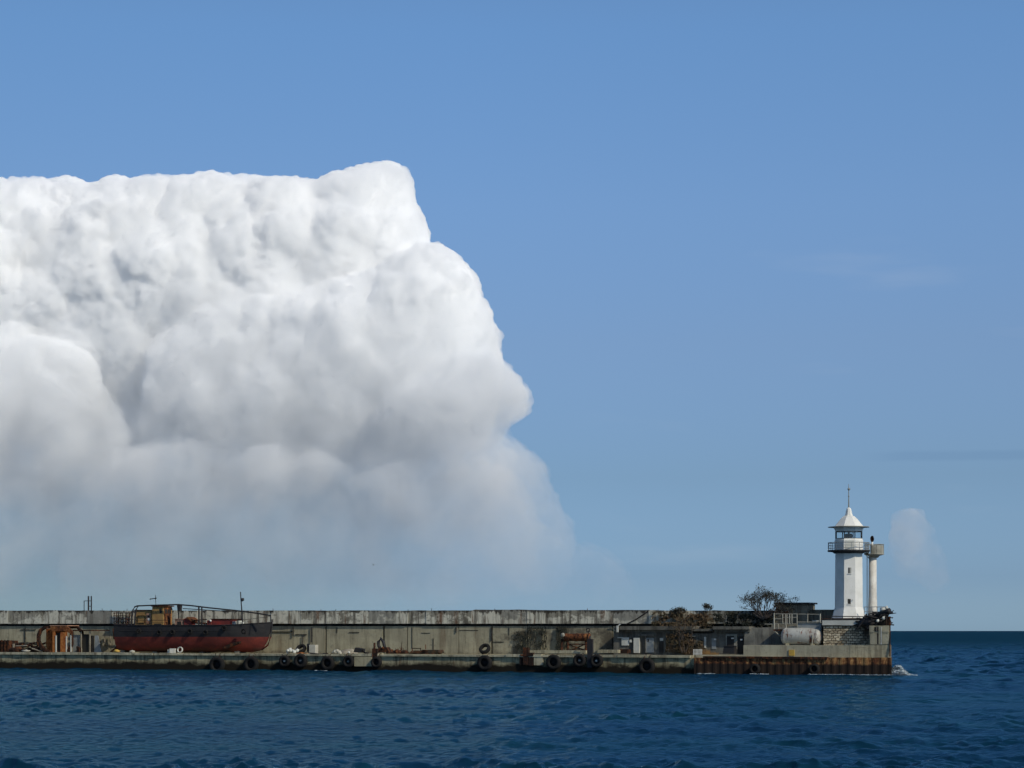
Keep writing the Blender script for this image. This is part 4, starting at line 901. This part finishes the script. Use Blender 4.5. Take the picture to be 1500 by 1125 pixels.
# curb and deck
s = MB(); s.plan([(XP(1089, .1), .1), (XP(1245, .1), .1), (XP(1245, .1), 3.2), (XP(1089, .1), 3.2)], zc-0.015, zt); s.build('curb', M['curb'], ph)
s = MB(); s.plan([(XP(1020, .1), .1), (XP(1089, .1)-.003, .1), (XP(1089, .1)-.003, 5.4), (XP(1020, .1), 5.4)], zc-0.017, 2.06); s.build('lower_deck', M['curb'], ph)
s = MB(); s.pbox(1155.5, 1163.5, 952, 960.5, .0, .096); s.build('yellow_plate', M['yellow'], ph)
# patched wall behind the tank
wt = 5.2
s = MB(); s.prism([(XP(1090, wt), zc), (XP(1215, wt), zc), (XP(1215, wt), ZP(1200, 916, wt)), (XP(1125, wt), ZP(1125, 919, wt)), (XP(1098, wt), ZP(1098, 919.5, wt)), (XP(1090, wt), ZP(1090, 925, wt))], wt, wt+.5); s.build('patched_wall', M['patchwall'], ph)
# masonry and terrace
mv = 2.6; TZ = ZP(1243, 905.4, 4.5)
s = MB(); s.plan([(XP(1206, mv), mv), (XP(1276, mv), mv), (XP(1276, mv), 6), (XP(1206, mv), 6)], zc, ZP(1240, 916, mv)); s.build('stone_wall', M['masonry'], ph)
s = MB(); s.plan([(XP(1204.5, mv-.2), mv-.2), (XP(1276, mv-.2), mv-.2), (XP(1276, mv-.2), 6), (XP(1204.5, mv-.2), 6)], ZP(1240, 915.7, mv-.2), ZP(1240, 908.6, mv-.2)); s.build('white_band', M['white_dull'], ph)
s = MB(); s.plan([(XP(1203, 3.6), 3.6), (XP(1296, 3.6), 3.6), (skew(12), 12), (XP(1203, 3.6), 12)], ZP(1240, 908.4, 3.6), TZ); s.build('terrace_slab', M['rust_dark'], ph)
s = MB(); s.plan([(XP(1130, 5.72), 5.72), (XP(1203, 5.72)-.02, 5.72), (XP(1203, 5.72)-.02, 12), (XP(1130, 5.72), 12)], 2.0, ZP(1170, 914, 6)); s.build('rear_fill', M['hutwall'], ph)
s = MB()
s.ptube([(1203, 902.6, 2.5), (1271, 903.4, 2.5)], .05, 5)
for px in (1204, 1218, 1234, 1249, 1264): s.ptube([(px, 902.6, 2.5), (px, 915, 2.5)], .03, 4)
s.build('terrace_railing', M['black_steel'], ph)
s = MB()
s.ptube([(1204, 907.4, 3.5), (1271, 907, 3.5)], .09, 6); s.build('edge_pipe', M['black_steel'], ph)
# bastion
bz = ZP(1290, 916.3, 0.3)
b_ = MB(); b_.plan([(XP(1273, .15), .15), (skew(.15)-.25, .15), (skew(8)-.25, 8), (XP(1273, .15), 8)], ZP(1285, 944.8, .15), bz); bo = b_.build('bastion', M['bastion'], ph)
s = MB(); s.plan([(XP(1245, .1)+.004, .08), (skew(.08)-.05, .08), (skew(8)-.05, 8), (XP(1245, .1)+.004, 8)], zc-.012, ZP(1285, 945, .08)); s.build('bastion_base', M['bastion'], ph)
s = MB()
for k, (a, y) in enumerate(((1250, 948.6), (1255, 947), (1261, 945.2), (1267, 943))): s.pbox(a+3, 1273.2, y, 951-k*1.2, .5+.05*k, 2.55)
s.build('broken_step', M['bastion'], ph)
s = MB(); s.pbox(1281, 1287.2, 918.6, 924.2, .10, .147); s.build('bastion_window', M['gap'], bo)
s = MB(); s.pbox(1283.9, 1284.5, 918.6, 924.2, .07, .098); s.build('window_bar', M['wood'], bo)
for a, b, y0, y1 in ((1273.6, 1280, 917, 926.5), (1274.5, 1284.5, 928.5, 944), (1290, 1291.4, 918, 944), (1292, 1302, 923.5, 926.6), (1292, 1302, 928, 943.5), (1287, 1289, 917, 944)):
    s = MB(); s.pbox(a, b, y0, y1, .09, .146); s.build('wall_panel', M['curb' if a != 1290 else 'white_dull'], bo)
s = MB(); s.pbox(1284.7, 1286.8, 928, 943.8, .11, .147); s.build('slot_opening', M['gap'], bo)
s = MB(); s.ptube([(1303.6, 962, -.1), (1303.6, 905, .4)], .07, 5); s.build('corner_pole', M['rust_dark'], bo)
# ------------------------------------------------------------------ storage tank with its small shed
tk = root('storage_tank', XP(1177, 3.2), 3.2, zt, 'horizontal silver storage tank with red rust streaks behind the concrete curb', 'tank')
tv = 3.2; rr = 12.8*DP(1177, tv)/F; a, b = P(1150, 936.3, tv), P(1199.5, 936.3, tv); a.z = b.z = zt+rr-.02
prof = [(0.02, -.42), (rr*.45, -.38), (rr*.8, -.22), (rr*.97, -.05), (rr, .05)]
s = MB(); s.tube([a+Vector((o, 0, 0)) for o in (0, .02)], rr, 28); s = MB()
path = [(a.x+o, r) for r, o in prof]+[(b.x-o, r) for r, o in prof[::-1]]
n = 28; vs = [(x, tv+rr*0+r*math.cos(2*math.pi*j/n), a.z+r*math.sin(2*math.pi*j/n)) for x, r in path for j in range(n)]; k = len(path)
s.add(vs, [(i*n+j, i*n+(j+1) % n, (i+1)*n+(j+1) % n, (i+1)*n+j) for i in range(k-1) for j in range(n)]+[tuple(range(n)), tuple(range((k-1)*n, k*n))], True); s.build('tank_shell', M['tank'], tk)
for f_ in (.03, .5, .97):
    s = MB(); c = a.lerp(b, f_); s.ring(c, [(rr*.97, -.04), (rr*1.015, -.04), (rr*1.015, .04), (rr*.97, .04)], 28, 'x'); s.build('tank_band', M['tank'], tk)
for f_ in (.12, .86):
    s = MB(); c = a.lerp(b, f_); s.box(c.x-.2, c.x+.2, tv-.7, tv+.7, zt+.002, zt+.35); s.build('saddle', M['bastion'], tk)
s = MB(); s.ptube([(1190, 930, tv-1.02), (1190, 949.5, tv-1.02)], .06, 6); s.build('sight_pipe', M['pale_steel'], tk)
sh = root('tank_shed', XP(1185, 3.6), 3.6, ZP(1185, 923, 3.6), 'flat pale grey metal housing sitting right above the silver tank', 'housing')
s = MB(); s.pbox(1168, 1203, 912.6, 922.2, 3.4, 5.1); s.build('housing_wall', M['grey_steel'], sh)
s = MB(); s.pbox(1167.5, 1203.5, 911.8, 912.8, 3.3, 5.15); s.build('housing_roof', M['pale_steel'], sh)
s = MB(); s.pbox(1190, 1203, 908.6, 911.7, 3.6, 4.8); s.build('white_box', M['white_dull'], sh)
# gantry left of it
gt = root('gantry', XP(1150, 3.3), 3.3, ZP(1150, 924, 3.3), 'pale steel gantry platform with railing left above the silver tank', 'gantry')
gv = 3.3
s = MB(); s.pbox(1133, 1168, 921.6, 924.2, gv-.1, 5.15); s.build('platform', M['rust_dark'], gt)
s = MB(); s.pbox(1155, 1167, 917, 921.5, gv+.2, 5.0); s.build('pale_tray', M['pale_steel'], gt)
def rail(name, segs, r, mat='pale_steel', parent=gt):
    s = MB()
    for p_ in segs: s.ptube([(x, y, gv) for x, y in p_], r, 5)
    return s.build(name, M[mat], parent)
rail('post', [[(1134, 898), (1134, 922)]], .10); rail('post', [[(1167.5, 899), (1167.5, 922)]], .06); rail('post', [[(1183, 899), (1183, 912)]], .07); rail('post', [[(1201.5, 899), (1201.5, 912)]], .09)
rail('handrail', [[(1134, 899.4), (1168, 899.4)], [(1134, 914), (1168, 913.6)], [(1134, 906.5), (1146, 906.5)], [(1146, 904.5), (1168, 904.5)], [(1168, 911), (1202, 911)], [(1168, 899.6), (1202, 900)]], .045)
rail('baluster', [[(x, 899.5), (x, 913.5)] for x in (1146.5, 1150.5, 1152.5, 1156.5, 1160)]+[[(1140, 914), (1140, 921)], [(1151, 914), (1152, 921)]], .07)
rail('brace', [[(1135.5, 925), (1142, 931.5)]], .09); rail('handrail', [[(1120, 914.4), (1134, 914.4)]], .05)
# upper hut and rear wall on the terrace
uh = root('upper_hut', XP(1160, 7.2), 7.2, ZP(1160, 912, 7.2), 'small dark brown hut with flat overhanging roof left of the lighthouse', 'hut')
s = MB(); s.box(XP(1136, 7.2), XP(1183, 7.2), 7.2, 10.2, ZP(1160, 914.4, 7.2), ZP(1160, 885.2, 7.2)); s.build('hut_wall', M['hutwall'], uh)
s = MB(); s.box(XP(1134.3, 7.0), XP(1185, 7.0), 6.9, 10.5, ZP(1160, 885, 7.0), ZP(1160, 882.6, 7.0)); s.build('hut_roof', M['black_steel'], uh)
s = MB(); s.pbox(1146, 1154, 895, 911, 7.15, 7.196); s.build('hut_door', M['rust_dark'], uh)
s = MB(); s.box(XP(1184.5, 8), XP(1225, 8), 8, 8.6, TZ-1.5, ZP(1200, 894.2, 8)); s.box(XP(1184.5, 8), XP(1225, 8), 7.9, 8.7, ZP(1200, 894.1, 8), ZP(1200, 893, 8)); s.build('rear_parapet', M['hutwall'], None, 'low brown rear wall on the terrace between the upper hut and lighthouse', 'wall')
# ------------------------------------------------------------------ lighthouse
lv = 6.0; L0 = P(1243.3, 905.4, lv); lx, ly = L0.x, L0.y; dL = DP(1243.3, lv)
def LZ(py): return CAMH+(HZ-py)*dL/F
mpp = dL/F
lh = root('lighthouse', lx, ly, TZ, 'white octagonal lighthouse with lantern room and spire on the pier head', 'lighthouse')
PH8 = math.atan2(-.99, -.145)-TH+R(4)+R(22.5)           # an octagon face turned to the water
K = 1/math.cos(R(22.5))
def rad(wpx): return wpx*mpp/2/1.0824*1.0*K*math.cos(R(22.5))
def R8(wpx): return wpx*mpp/(2*math.cos(R(22.5)))*1.0
s = MB(); s.lathe(lx, ly, [(R8(48.5), TZ), (R8(40.2), LZ(890.5)), (R8(39.6), LZ(889.8)), (R8(38.0), LZ(806))], 8, PH8, False); so_ = s.build('tower_shaft', M['white'], lh)
s = MB(); s.lathe(lx, ly, [(R8(38), LZ(811)), (R8(46), LZ(808.4)), (R8(57), LZ(808.2)), (R8(57), LZ(806)), (R8(38), LZ(806))], 24, PH8); go = s.build('gallery', M['black_steel'], lh)
s = MB(); rg = R8(55.5)
for zz, r_ in ((795.2, .04), (799.3, .025), (803, .025)):
    s.tube([(lx+rg*math.cos(q), ly+rg*math.sin(q), LZ(zz)) for q in [2*math.pi*j/24 for j in range(25)]], r_, 5)
for j in range(16): q = 2*math.pi*j/16; s.tube([(lx+rg*math.cos(q), ly+rg*math.sin(q), LZ(806)), (lx+rg*math.cos(q), ly+rg*math.sin(q), LZ(795.2))], .03, 5)
s.build('gallery_railing', M['grey_steel'], lh)
s = MB(); s.lathe(lx, ly, [(R8(40.5), LZ(806)), (R8(40.5), LZ(792)), (R8(38.6), LZ(790.4)), (R8(38.6), LZ(789.2))], 8, PH8, False); s.build('lantern_base', M['white'], lh)
q0 = PH8-R(22.5)
s = MB(); rr_ = R8(40.5)*math.cos(R(22.5))
def face_pt(o, z, out, nrm=q0): return Vector((lx+math.cos(nrm)*out-math.sin(nrm)*o, ly+math.sin(nrm)*out+math.cos(nrm)*o, z))
def face_box(name, o0, o1, z0, z1, out0, out1, mat, parent, nrm=q0):
    s = MB(); vs = [face_pt(o, z, d, nrm) for d in (out0, out1) for z in (z0, z1) for o in (o0, o1)]
    s.add(vs, [(0,1,3,2),(4,6,7,5),(0,4,5,1),(2,3,7,6),(0,2,6,4),(1,5,7,3)]); return s.build(name, M[mat], parent)
for nm, px, (y0, y1), w_ in (('window', 1243.2, (832, 840.5), 4.2), ('window', 1242.6, (877.6, 885), 4.4)):
    o = (px-1243.3)*mpp; zz = (LZ(y0)+LZ(y1))/2
    fr_r = R8(38.0+1.6*(zz-LZ(806))/(LZ(889.8)-LZ(806)))*math.cos(R(22.5))
    wv_ = face_box(nm, o-w_*mpp/2, o+w_*mpp/2, LZ(y1), LZ(y0), fr_r-.2, fr_r+.012, 'gap', so_)
    if y0 < 850: face_box('window_bar', o+.02, o+.10, LZ(y1), LZ(y0), fr_r+.014, fr_r+.03, 'white_dull', wv_)
    face_box('sill', o-w_*mpp/2-.05, o+w_*mpp/2+.05, LZ(y1)-.07, LZ(y1), fr_r-.1, fr_r+.08, 'white', wv_)
face_box('wall_lamp', 3.6*mpp, 4.6*mpp, LZ(879.6), LZ(878.6), R8(38.8)*.92-.05, R8(38.8)*.92+.18, 'grey_steel', so_)
ld = face_box('lantern_door', -6.2*mpp, 6*mpp, LZ(806), LZ(792.3), rr_-.02, rr_+.02, 'white_dull', lh)
# lantern glazing
zg0, zg1 = LZ(789.2), LZ(778.6)
rq = R8(37.0)
s = MB(); s.lathe(lx, ly, [(rq, zg0), (rq, zg1)], 8, PH8, False, cap=False); s.build('lantern_glass', M['glass'], lh)
s = MB()
for j in range(8):
    q = PH8+2*math.pi*j/8; s.tube([(lx+rq*math.cos(q), ly+rq*math.sin(q), zg0), (lx+rq*math.cos(q), ly+rq*math.sin(q), zg1)], .055, 6)
for zz in (zg0, zg1): s.tube([(lx+rq*math.cos(PH8+2*math.pi*j/8), ly+rq*math.sin(PH8+2*math.pi*j/8), zz) for j in range(9)], .06, 6)
s.build('lantern_frame', M['black_steel'], lh)
s = MB(); s.lathe(lx, ly, [(R8(39), zg1), (R8(39), LZ(775.4)), (R8(41.5), LZ(775.2)), (R8(42.5), LZ(772.6)), (R8(30), LZ(772.6))], 8, PH8, False); s.build('lantern_cornice', M['white'], lh)
s = MB(); s.lathe(lx, ly, [(.05, LZ(772.6)), (R8(56), LZ(772.6)), (R8(56.5), LZ(771.8)), (R8(41), LZ(771)), (.05, LZ(770.6))], 16, PH8); s.build('eaves_plate', M['pale_steel'], lh)
s = MB(); s.lathe(lx, ly, [(R8(40.5), LZ(771)), (R8(33), LZ(766.2)), (R8(25), LZ(761)), (R8(17.5), LZ(757)), (R8(11.5), LZ(755.4)), (R8(9.5), LZ(752)), (R8(6.2), LZ(745)), (R8(2.4), LZ(743.4))], 8, PH8, False); ro = s.build('lantern_roof', M['white'], lh)
s = MB(); s.tube([(lx, ly, LZ(744)), (lx, ly, LZ(725)), (lx-.03, ly, LZ(709))], .075, 6, .02); s.build('spire', M['pale_steel'], ro)
s = MB(); s.blob((lx, ly, LZ(716.5)), .15, 1, 2, .2); s.blob((lx, ly, LZ(727)), .09, 1, 2, .1); s.box(lx, lx+.16, ly-.02, ly+.02, LZ(718), LZ(715)); s.build('vane', M['grey_steel'], ro)
lp = MB(); c = Vector((lx, ly, LZ(784.5)))
lp.lathe(lx, ly, [(.05, zg0), (.12, zg0), (.14, LZ(787.5)), (.36, LZ(787)), (.42, LZ(784.6)), (.36, LZ(782.4)), (.12, LZ(781.8)), (.1, zg1), (.05, zg1)], 14)
for dx in (-.26, .26): lp.blob((lx+dx, ly-.1, LZ(785)), .21, 2, 2, .1, (1, 1, 1.2))
lp.build('lens', M['black_steel'], lh)
# ------------------------------------------------------------------ fog signal column beside it
cv_ = 8.6; Cc = P(1278.4, 900, cv_); cx, cy = Cc.x, Cc.y; dC = DP(1278.4, cv_)
def CZ(py): return CAMH+(HZ-py)*dC/F
mc = dC/F
fc = root('signal_column', cx, cy, TZ, 'slender round white rust-streaked column with platform right of the lighthouse', 'column')
s = MB(); s.lathe(cx, cy, [(7.0*mc, TZ), (6.8*mc, CZ(895)), (5.9*mc, CZ(870)), (5.6*mc, CZ(814))], 20); s.build('column_shaft', M['white_rust'], fc)
pc = cx+2.2*mc
s = MB(); s.lathe(pc, cy, [(5.6*mc, CZ(817)), (8*mc, CZ(814.2)), (14.4*mc, CZ(812.6)), (14.4*mc, CZ(811.2)), (.1, CZ(811.2))], 20); s.build('column_platform', M['pale_steel'], fc)
s = MB(); rp = 14*mc
s.tube([(pc+rp*math.cos(q), cy+rp*math.sin(q), CZ(797.6)) for q in [2*math.pi*j/20 for j in range(21)]], .035, 5)
for j in range(12): q = 2*math.pi*j/12; s.tube([(pc+rp*math.cos(q), cy+rp*math.sin(q), CZ(811.5)), (pc+rp*math.cos(q), cy+rp*math.sin(q), CZ(797.6))], .03, 5)
s.build('platform_railing', M['pale_steel'], fc)
s = MB(); qs = [R(-100)-TH*0+R(3)*k for k in range(0, 62)]
vs = [(pc+rr2*math.cos(q), cy+rr2*math.sin(q), z) for rr2 in (rp*.985, rp*.965) for z in (CZ(811.2), CZ(799)) for q in qs]; nn = len(qs)
s.add(vs, [(i, i+1, nn+i+1, nn+i) for i in range(nn-1)]+[(2*nn+i+1, 2*nn+i, 3*nn+i, 3*nn+i+1) for i in range(nn-1)]+[(nn+i, nn+i+1, 3*nn+i+1, 3*nn+i) for i in range(nn-1)]); s.build('wind_screen', M['pale_steel'], fc)
sx = cx+0.2*mc
s = MB(); s.tube([(sx, cy-.3, CZ(811.2)), (sx, cy-.3, CZ(794))], .11, 8); sm_ = s.build('signal_post', M['white'], fc)
s = MB(); c = Vector((sx, cy-.3, CZ(789.6))); s.ring(c, [(.10, -.08), (.19, -.12), (.215, 0), (.19, .12), (.10, .08)], 18, 'y'); s.v = [Vector((p.x, p.y, c.z+(p.z-c.z)*1.7)) for p in s.v]; s.lathe(0, 0, [(.01, -.05), (.15, -.05), (.15, .05), (.01, .05)], 12, cap=False)
k0 = len(s.v)-48
for i in range(k0, len(s.v)): p = s.v[i]; s.v[i] = Vector((c.x+p.x, c.y+p.z, c.z+p.y*1.3))
s.build('signal_lamp', M['rust_dark'], fc)
s = MB(); s.blob((sx, cy-.35, CZ(810)), .22, 6, 2, .3); s.build('cable_box', M['rust_dark'], fc)
# bridge between the gallery and the column platform
s = MB(); a = Vector((lx+R8(53), ly-.35, LZ(809.4))); b = Vector((pc-13*mc, cy-.35, CZ(811.6)))
for dy in (0, .8):
    s.tube([a+Vector((0, dy, 0)), b+Vector((0, dy, 0))], .06, 5); s.tube([a+Vector((0, dy, .95)), b+Vector((0, dy, .95))], .035, 5)
    for f_ in (.3, .65): p = a.lerp(b, f_)+Vector((0, dy, 0)); s.tube([p, p+Vector((0, 0, .95))], .03, 5)
s.add([a+Vector((0, 0, .03)), b+Vector((0, 0, .03)), b+Vector((0, .8, .03)), a+Vector((0, .8, .03))], [(0, 1, 2, 3)])
s.tube([a+Vector((-.4, .4, -.1)), Vector((cx-5*mc, cy, CZ(818)))], .06, 5); s.build('bridge', M['grey_steel'], fc)
s = MB(); s.tube([(cx-8.2*mc, cy-.2, CZ(811)), (cx-8.2*mc, cy-.2, CZ(900))], .02, 4); s.tube([(cx-7.2*mc, cy-.2, CZ(811)), (cx-7.2*mc, cy-.2, CZ(900))], .02, 4)
for k in range(30): zz = CZ(813+2.9*k); s.tube([(cx-8.2*mc, cy-.2, zz), (cx-7.2*mc, cy-.2, zz)], .015, 4)
s.build('ladder', M['grey_steel'], fc)
s = MB(); s.lathe(cx+4*mc, cy-.8, [(.30, TZ), (.28, CZ(890)), (.25, CZ(889.4))], 12); s.build('rusty_drum', M['white_rust'], None, 'rusty pale drum at the foot of the slender signal column', 'drum')
# ------------------------------------------------------------------ wreckage at the end
s = MB(); r3 = random.Random(9)
for k in range(70):
    px = r3.uniform(1256, 1303); top = 915-min(1, max(0, (px-1250)/24))*18
    py = r3.uniform(top, 916); c = P(px, py, 1.2+r3.random()*2.2); L = r3.uniform(.4, 1.5); q = r3.uniform(-.2, 1.2)
    d = Vector((math.cos(q), r3.uniform(-.4, .4), math.sin(q)))*L; s.tube([c-d*.5, c+d*.5], r3.uniform(.04, .12), 5)
for k in range(12):
    px = 1264+3.2*k; c = P(px, 912.5, 2.2); s.blob(c, r3.uniform(.45, .75), k, 2, .55, (1, 1, .9))
s.pprism([(1249, 916), (1270, 907), (1270, 916)], 2.0, 2.5)
s.build('wreckage', M['black_steel'], None, 'tangle of blackened scrap beams and plates on the right end of the terrace', 'wreckage')
for px, py, r_ in ((1286.2, 909, .16), (1294, 906.5, .20)):
    pass
s = MB(); a, b = P(1284, 901.5, 1.9), P(1304, 894.4, 1.6); s.tube([a, a.lerp(b, .82), a.lerp(b, .83), b], .30, 12); s.build('black_pipe', M['black_steel'], None, 'thick black pipe jutting up to the right out of the wreckage', 'pipe')
s = MB(); s.blob(P(1294.5, 893, 2.6), .36, 5, 2, .5, (1.2, 1, .8)); s.blob(P(1298.5, 890.5, 2.6), .2, 2, 2, .5); s.build('white_bundle', M['white_dull'], None, 'small whitish bundle resting behind the black jutting pipe', 'bundle')
s = MB(); s.blob(P(1285.6, 909.3, .9), .17, 5, 2, .4); s.blob(P(1294.3, 905.8, .9), .2, 2, 2, .4); s.build('white_fragment', M['white_dull'], None, 'pale fragments caught in the blackened wreckage', 'fragment')
s = MB(); s.ptube([(1266, 889, 4.4), (1296, 889, 4.4)], .04, 5)
for px in (1266, 1275, 1285, 1296): s.ptube([(px, 889, 4.4), (px, 905, 4.4)], .04, 5)
s.ptube([(1266, 896, 4.4), (1296, 896, 4.4)], .03, 5); s.build('end_railing', M['grey_steel'], None, 'thin grey railing behind the foot of the signal column', 'railing')
s = MB()
for px, y in ((1298, 903), (1301, 907), (1303, 903)): s.ptube([(px, y, .8), (px+.6, 917, .7)], .10, 5)
s.build('steel_stub', M['rust_dark'], None, 'upright dark steel stubs along the right edge of the bastion roof', 'steel stubs')
# ================================================================== plants
def branches(s, p, d, L, r, depth, rg, spread=.55, tips=None, up=.12):
    q = p+d*L; s.tube([p, p.lerp(q, .5)+Vector((rg.uniform(-.06, .06), rg.uniform(-.06, .06), 0))*L, q], r, 5, r*.65)
    if depth == 0:
        if tips is not None: tips.append(q)
        return
    for k in range(rg.choice((2, 3, 3))):
        nd = (d+Vector((rg.gauss(0, spread), rg.gauss(0, spread*.7), rg.gauss(up, spread*.7)))).normalized()
        branches(s, p.lerp(q, rg.uniform(.6, 1)), nd, L*rg.uniform(.62, .85), r*.62, depth-1, rg, spread, tips, up)
def leaves(s, pts, n, rad, size, rg):
    for p in pts:
        for _ in range(n):
            c = p+Vector((rg.gauss(0, rad), rg.gauss(0, rad), rg.gauss(0, rad))); a = Vector((rg.gauss(0, 1), rg.gauss(0, 1), rg.gauss(0, 1))).normalized(); b = a.orthogonal().normalized()
            z = size*rg.uniform(.6, 1.3); s.add([c-a*z, c+b*z*.5, c+a*z, c-b*z*.5], [(0, 1, 2, 3)])
def shrub(name, px, py, v, L, depth, seed, label, stems, lf=0, lm='leaf', spread=.5, r=.08, cat='shrub', lean=.6, size=.11, rad=.18):
    rg = random.Random(seed); c = P(px, py, v); t = root(name, c.x, c.y, c.z, label, cat); s = MB(); tips = []
    for k in range(stems):
        f_ = (k+.5)/stems*2-1
        d = Vector((f_*lean, rg.uniform(-.3, .3), 1)).normalized(); branches(s, c+Vector((f_*.3, 0, 0)), d, L*rg.uniform(.8, 1.1), r, depth, rg, spread, tips)
    s.build('branch', M['bark'], t)
    if lf: l = MB(); leaves(l, tips, lf, rad, size, rg); l.build('foliage', M[lm], t)
    return t
shrub('bare_shrub', 1119, 906, 6.6, 1.38, 5, 4, 'large dark almost leafless shrub rising over the wall left of the upper hut', 11, 1, spread=.6, r=.075, lean=1.7, size=.09, rad=.10)
shrub('small_tree', 1002, 956, 4.8, 1.6, 4, 8, 'slender pale-stemmed small tree growing before the hut doors', 3, 2, 'ivy', .35, .07, 'tree', .35, .10, .25)
shrub('weed_tuft', 1036.5, 905, 8.2, .60, 3, 12, 'single tall dark weed tuft sticking over the wall top', 3, 4, 'leaf', .4, .035, 'plant', .25, .10, .12)
shrub('weed_tuft', 994, 899, 8.2, .30, 3, 13, 'low wide dark weeds along the wall top left of the tall tuft', 7, 3, 'leaf', .6, .03, 'plant', 1.5, .09, .12)
shrub('weed_tuft', 1163, 883, 8.5, .30, 2, 14, 'tiny dark weed growing on the upper hut roof', 4, 2, 'leaf', .5, .025, 'plant', .8, .07, .10)
rg = random.Random(21)
def ivy(name, spans, n, mat, label, v0, vr, size):
    s = MB()
    for k in range(n):
        a, b, y0, y1 = rg.choice(spans); px = rg.uniform(a, b); py = rg.uniform(y0, y1)
        if mnoise.noise((px*.09, py*.16, 1.0)) < -.12: continue
        c = P(px, py, v0-rg.random()*vr); u = Vector((rg.gauss(0, 1), rg.gauss(0, .5), rg.gauss(0, 1))).normalized(); w_ = u.orthogonal().normalized(); z = size*rg.uniform(.5, 1.3)
        s.add([c-u*z, c+w_*z*.6, c+u*z, c-w_*z*.6], [(0, 1, 2, 3)])
    for k in range(70):
        a, b, y0, y1 = rg.choice(spans); px = rg.uniform(a, b); s.ptube([(px, y0, v0-.1), (px+rg.uniform(-3, 3), (y0+y1)/2, v0-.2), (px+rg.uniform(-4, 4), y1+rg.uniform(0, 4), v0-.25)], .025, 4)
    return s.build(name, M[mat], None, label, 'creeper')
ivy('dry_creeper', [(955, 1035, 896, 918), (985, 1045, 900, 936), (952, 1000, 912, 926)], 3600, 'ivy', 'brown dry creeper hanging over the wall and hut canopy', 8.55, .5, .15)
ivy('dark_creeper', [(1060, 1135, 896, 916), (1045, 1100, 899, 910), (1085, 1133, 905, 920)], 3400, 'leaf', 'dark tangled creeper on the wall below the large bare shrub', 7.4, .7, .15)
ivy('hut_creeper', [(975, 1012, 928, 954), (995, 1030, 938, 957)], 1100, 'ivy', 'thin dry creeper in front of the hut row behind the small tree', 5.4, .5, .11)
ivy('wall_creeper', [(752, 775, 925, 952), (775, 800, 918, 950), (815, 830, 918, 950)], 700, 'leaf', 'sparse dark dry creeper on the wall left of the winch', 8.9, .25, .11)
# ================================================================== breaking wave and foam
def foam_mat():
    m, nt, out = new_mat('foam'); g = nt.new('ShaderNodeNewGeometry'); n1 = nt.noise(g.outputs['Position'], 3.5, 5, .7)
    col = nt.mix(nt.step(n1, .35, .6), (0.22, 0.32, 0.38), (0.55, 0.60, 0.62)); b = nt.new('ShaderNodeBsdfPrincipled'); nt.put(b, 'Base Color', col); nt.put(b, 'Roughness', .95); nt.put(b, 'Specular IOR Level', .1); nt.put(b, 'Normal', nt.bump(n1, .8, .2))
    tr = nt.new('ShaderNodeBsdfTransparent'); mx = nt.new('ShaderNodeMixShader'); nt.put(mx, 0, nt.step(nt.noise(g.outputs['Position'], 2.2, 6, .75), .44, .60)); nt.l.new(tr.outputs[0], mx.inputs[1]); nt.l.new(b.outputs[0], mx.inputs[2]); nt.l.new(mx.outputs[0], out.inputs[0]); return m
M['foam'] = foam_mat()
s = MB(); r4 = random.Random(17)
for k in range(420):
    t = r4.random()**1.5; px = 1305+t*38; hgt = (16*math.exp(-((px-1318)/9)**2)+4)*(1-t)*r4.random()
    v = -0.3+r4.random()*2.2; c = P(px, 988, v); z = -.05+hgt*.072
    s.blob((c.x, c.y, z), r4.uniform(.07, .30)*(1-t*.6), k, 2, .6, (1.5, 1, .8))
s.build('breaking_wave', M['foam'], None, 'white breaking wave splashing at the right corner of the pier head', 'wave')
s = MB()
for a, b, y in ((1186, 1222, 990.5), (1225, 1240, 991), (1243, 1302, 990.3), (1100, 1124, 988.8), (1022, 1046, 988), (462, 478, 983.6)):
    for k in range(int((b-a)*1.1)):
        px = a+(b-a)*r4.random(); c = P(px, y, -1.15-r4.random()*.7); s.blob((c.x, c.y, .04), r4.uniform(.04, .13), k, 2, .5, (2.2, .8, .5))
tag(s.build('foam_line', M['foam']), kind='stuff')
# ================================================================== gull far off
gl = MB(); g0 = Vector((0, 0, 0)); D = 330.0; gx = (547-750)/F*D; gz = CAMH+(HZ-828)*D/F
bd = bpy.data.meshes.new('gull'); gl.blob((0, 0, 0), .12, 1, 2, .05, (2.1, .8, .75)); gl.blob((.26, 0, .05), .07, 1, 2, .02)
for sgn in (-1, 1):
    gl.add([(.10, .05*sgn, .05), (-.10, .05*sgn, .05), (-.02, .36*sgn, .17), (.13, .34*sgn, .17), (-.14, .72*sgn, .08), (-.06, .70*sgn, .09)], [(0, 1, 2, 3), (3, 2, 4, 5)])
gl.add([(-.2, -.05, 0), (-.2, .05, 0), (-.38, .08, 0), (-.38, -.08, 0)], [(0, 1, 2, 3)])
go_ = gl.build('gull', M['grey_steel'], None, 'tiny gull gliding low in the sky under the big cloud', 'bird'); go_.location = (gx, D, gz); go_.rotation_euler = (R(12), 0, R(100))
# small faint cloud on the right
sm2 = vol_mat('faint_droplets', 0.001, 0.006, 30.0, 420.0, 1.5)
c2 = puff_cloud('small_cloud', [([(1296,760),(1306,746),(1322,738),(1342,740),(1356,752),(1366,772),(1378,800),(1392,840),(1380,870),(1310,850),(1298,800)], 0, 40, 8, 34, 160)], sm2, 6.0, 3,
    [(120, 50, 'CLOUDS'), (60, -8, 'VORONOI')])
tag(c2, 'small faint pinkish white cloud low in the sky right of the lighthouse', 'cloud')
for o in ROOTS:
    if '_b' in o: del o['_b']
for o in C.objects:
    if '_b' in o: del o['_b']
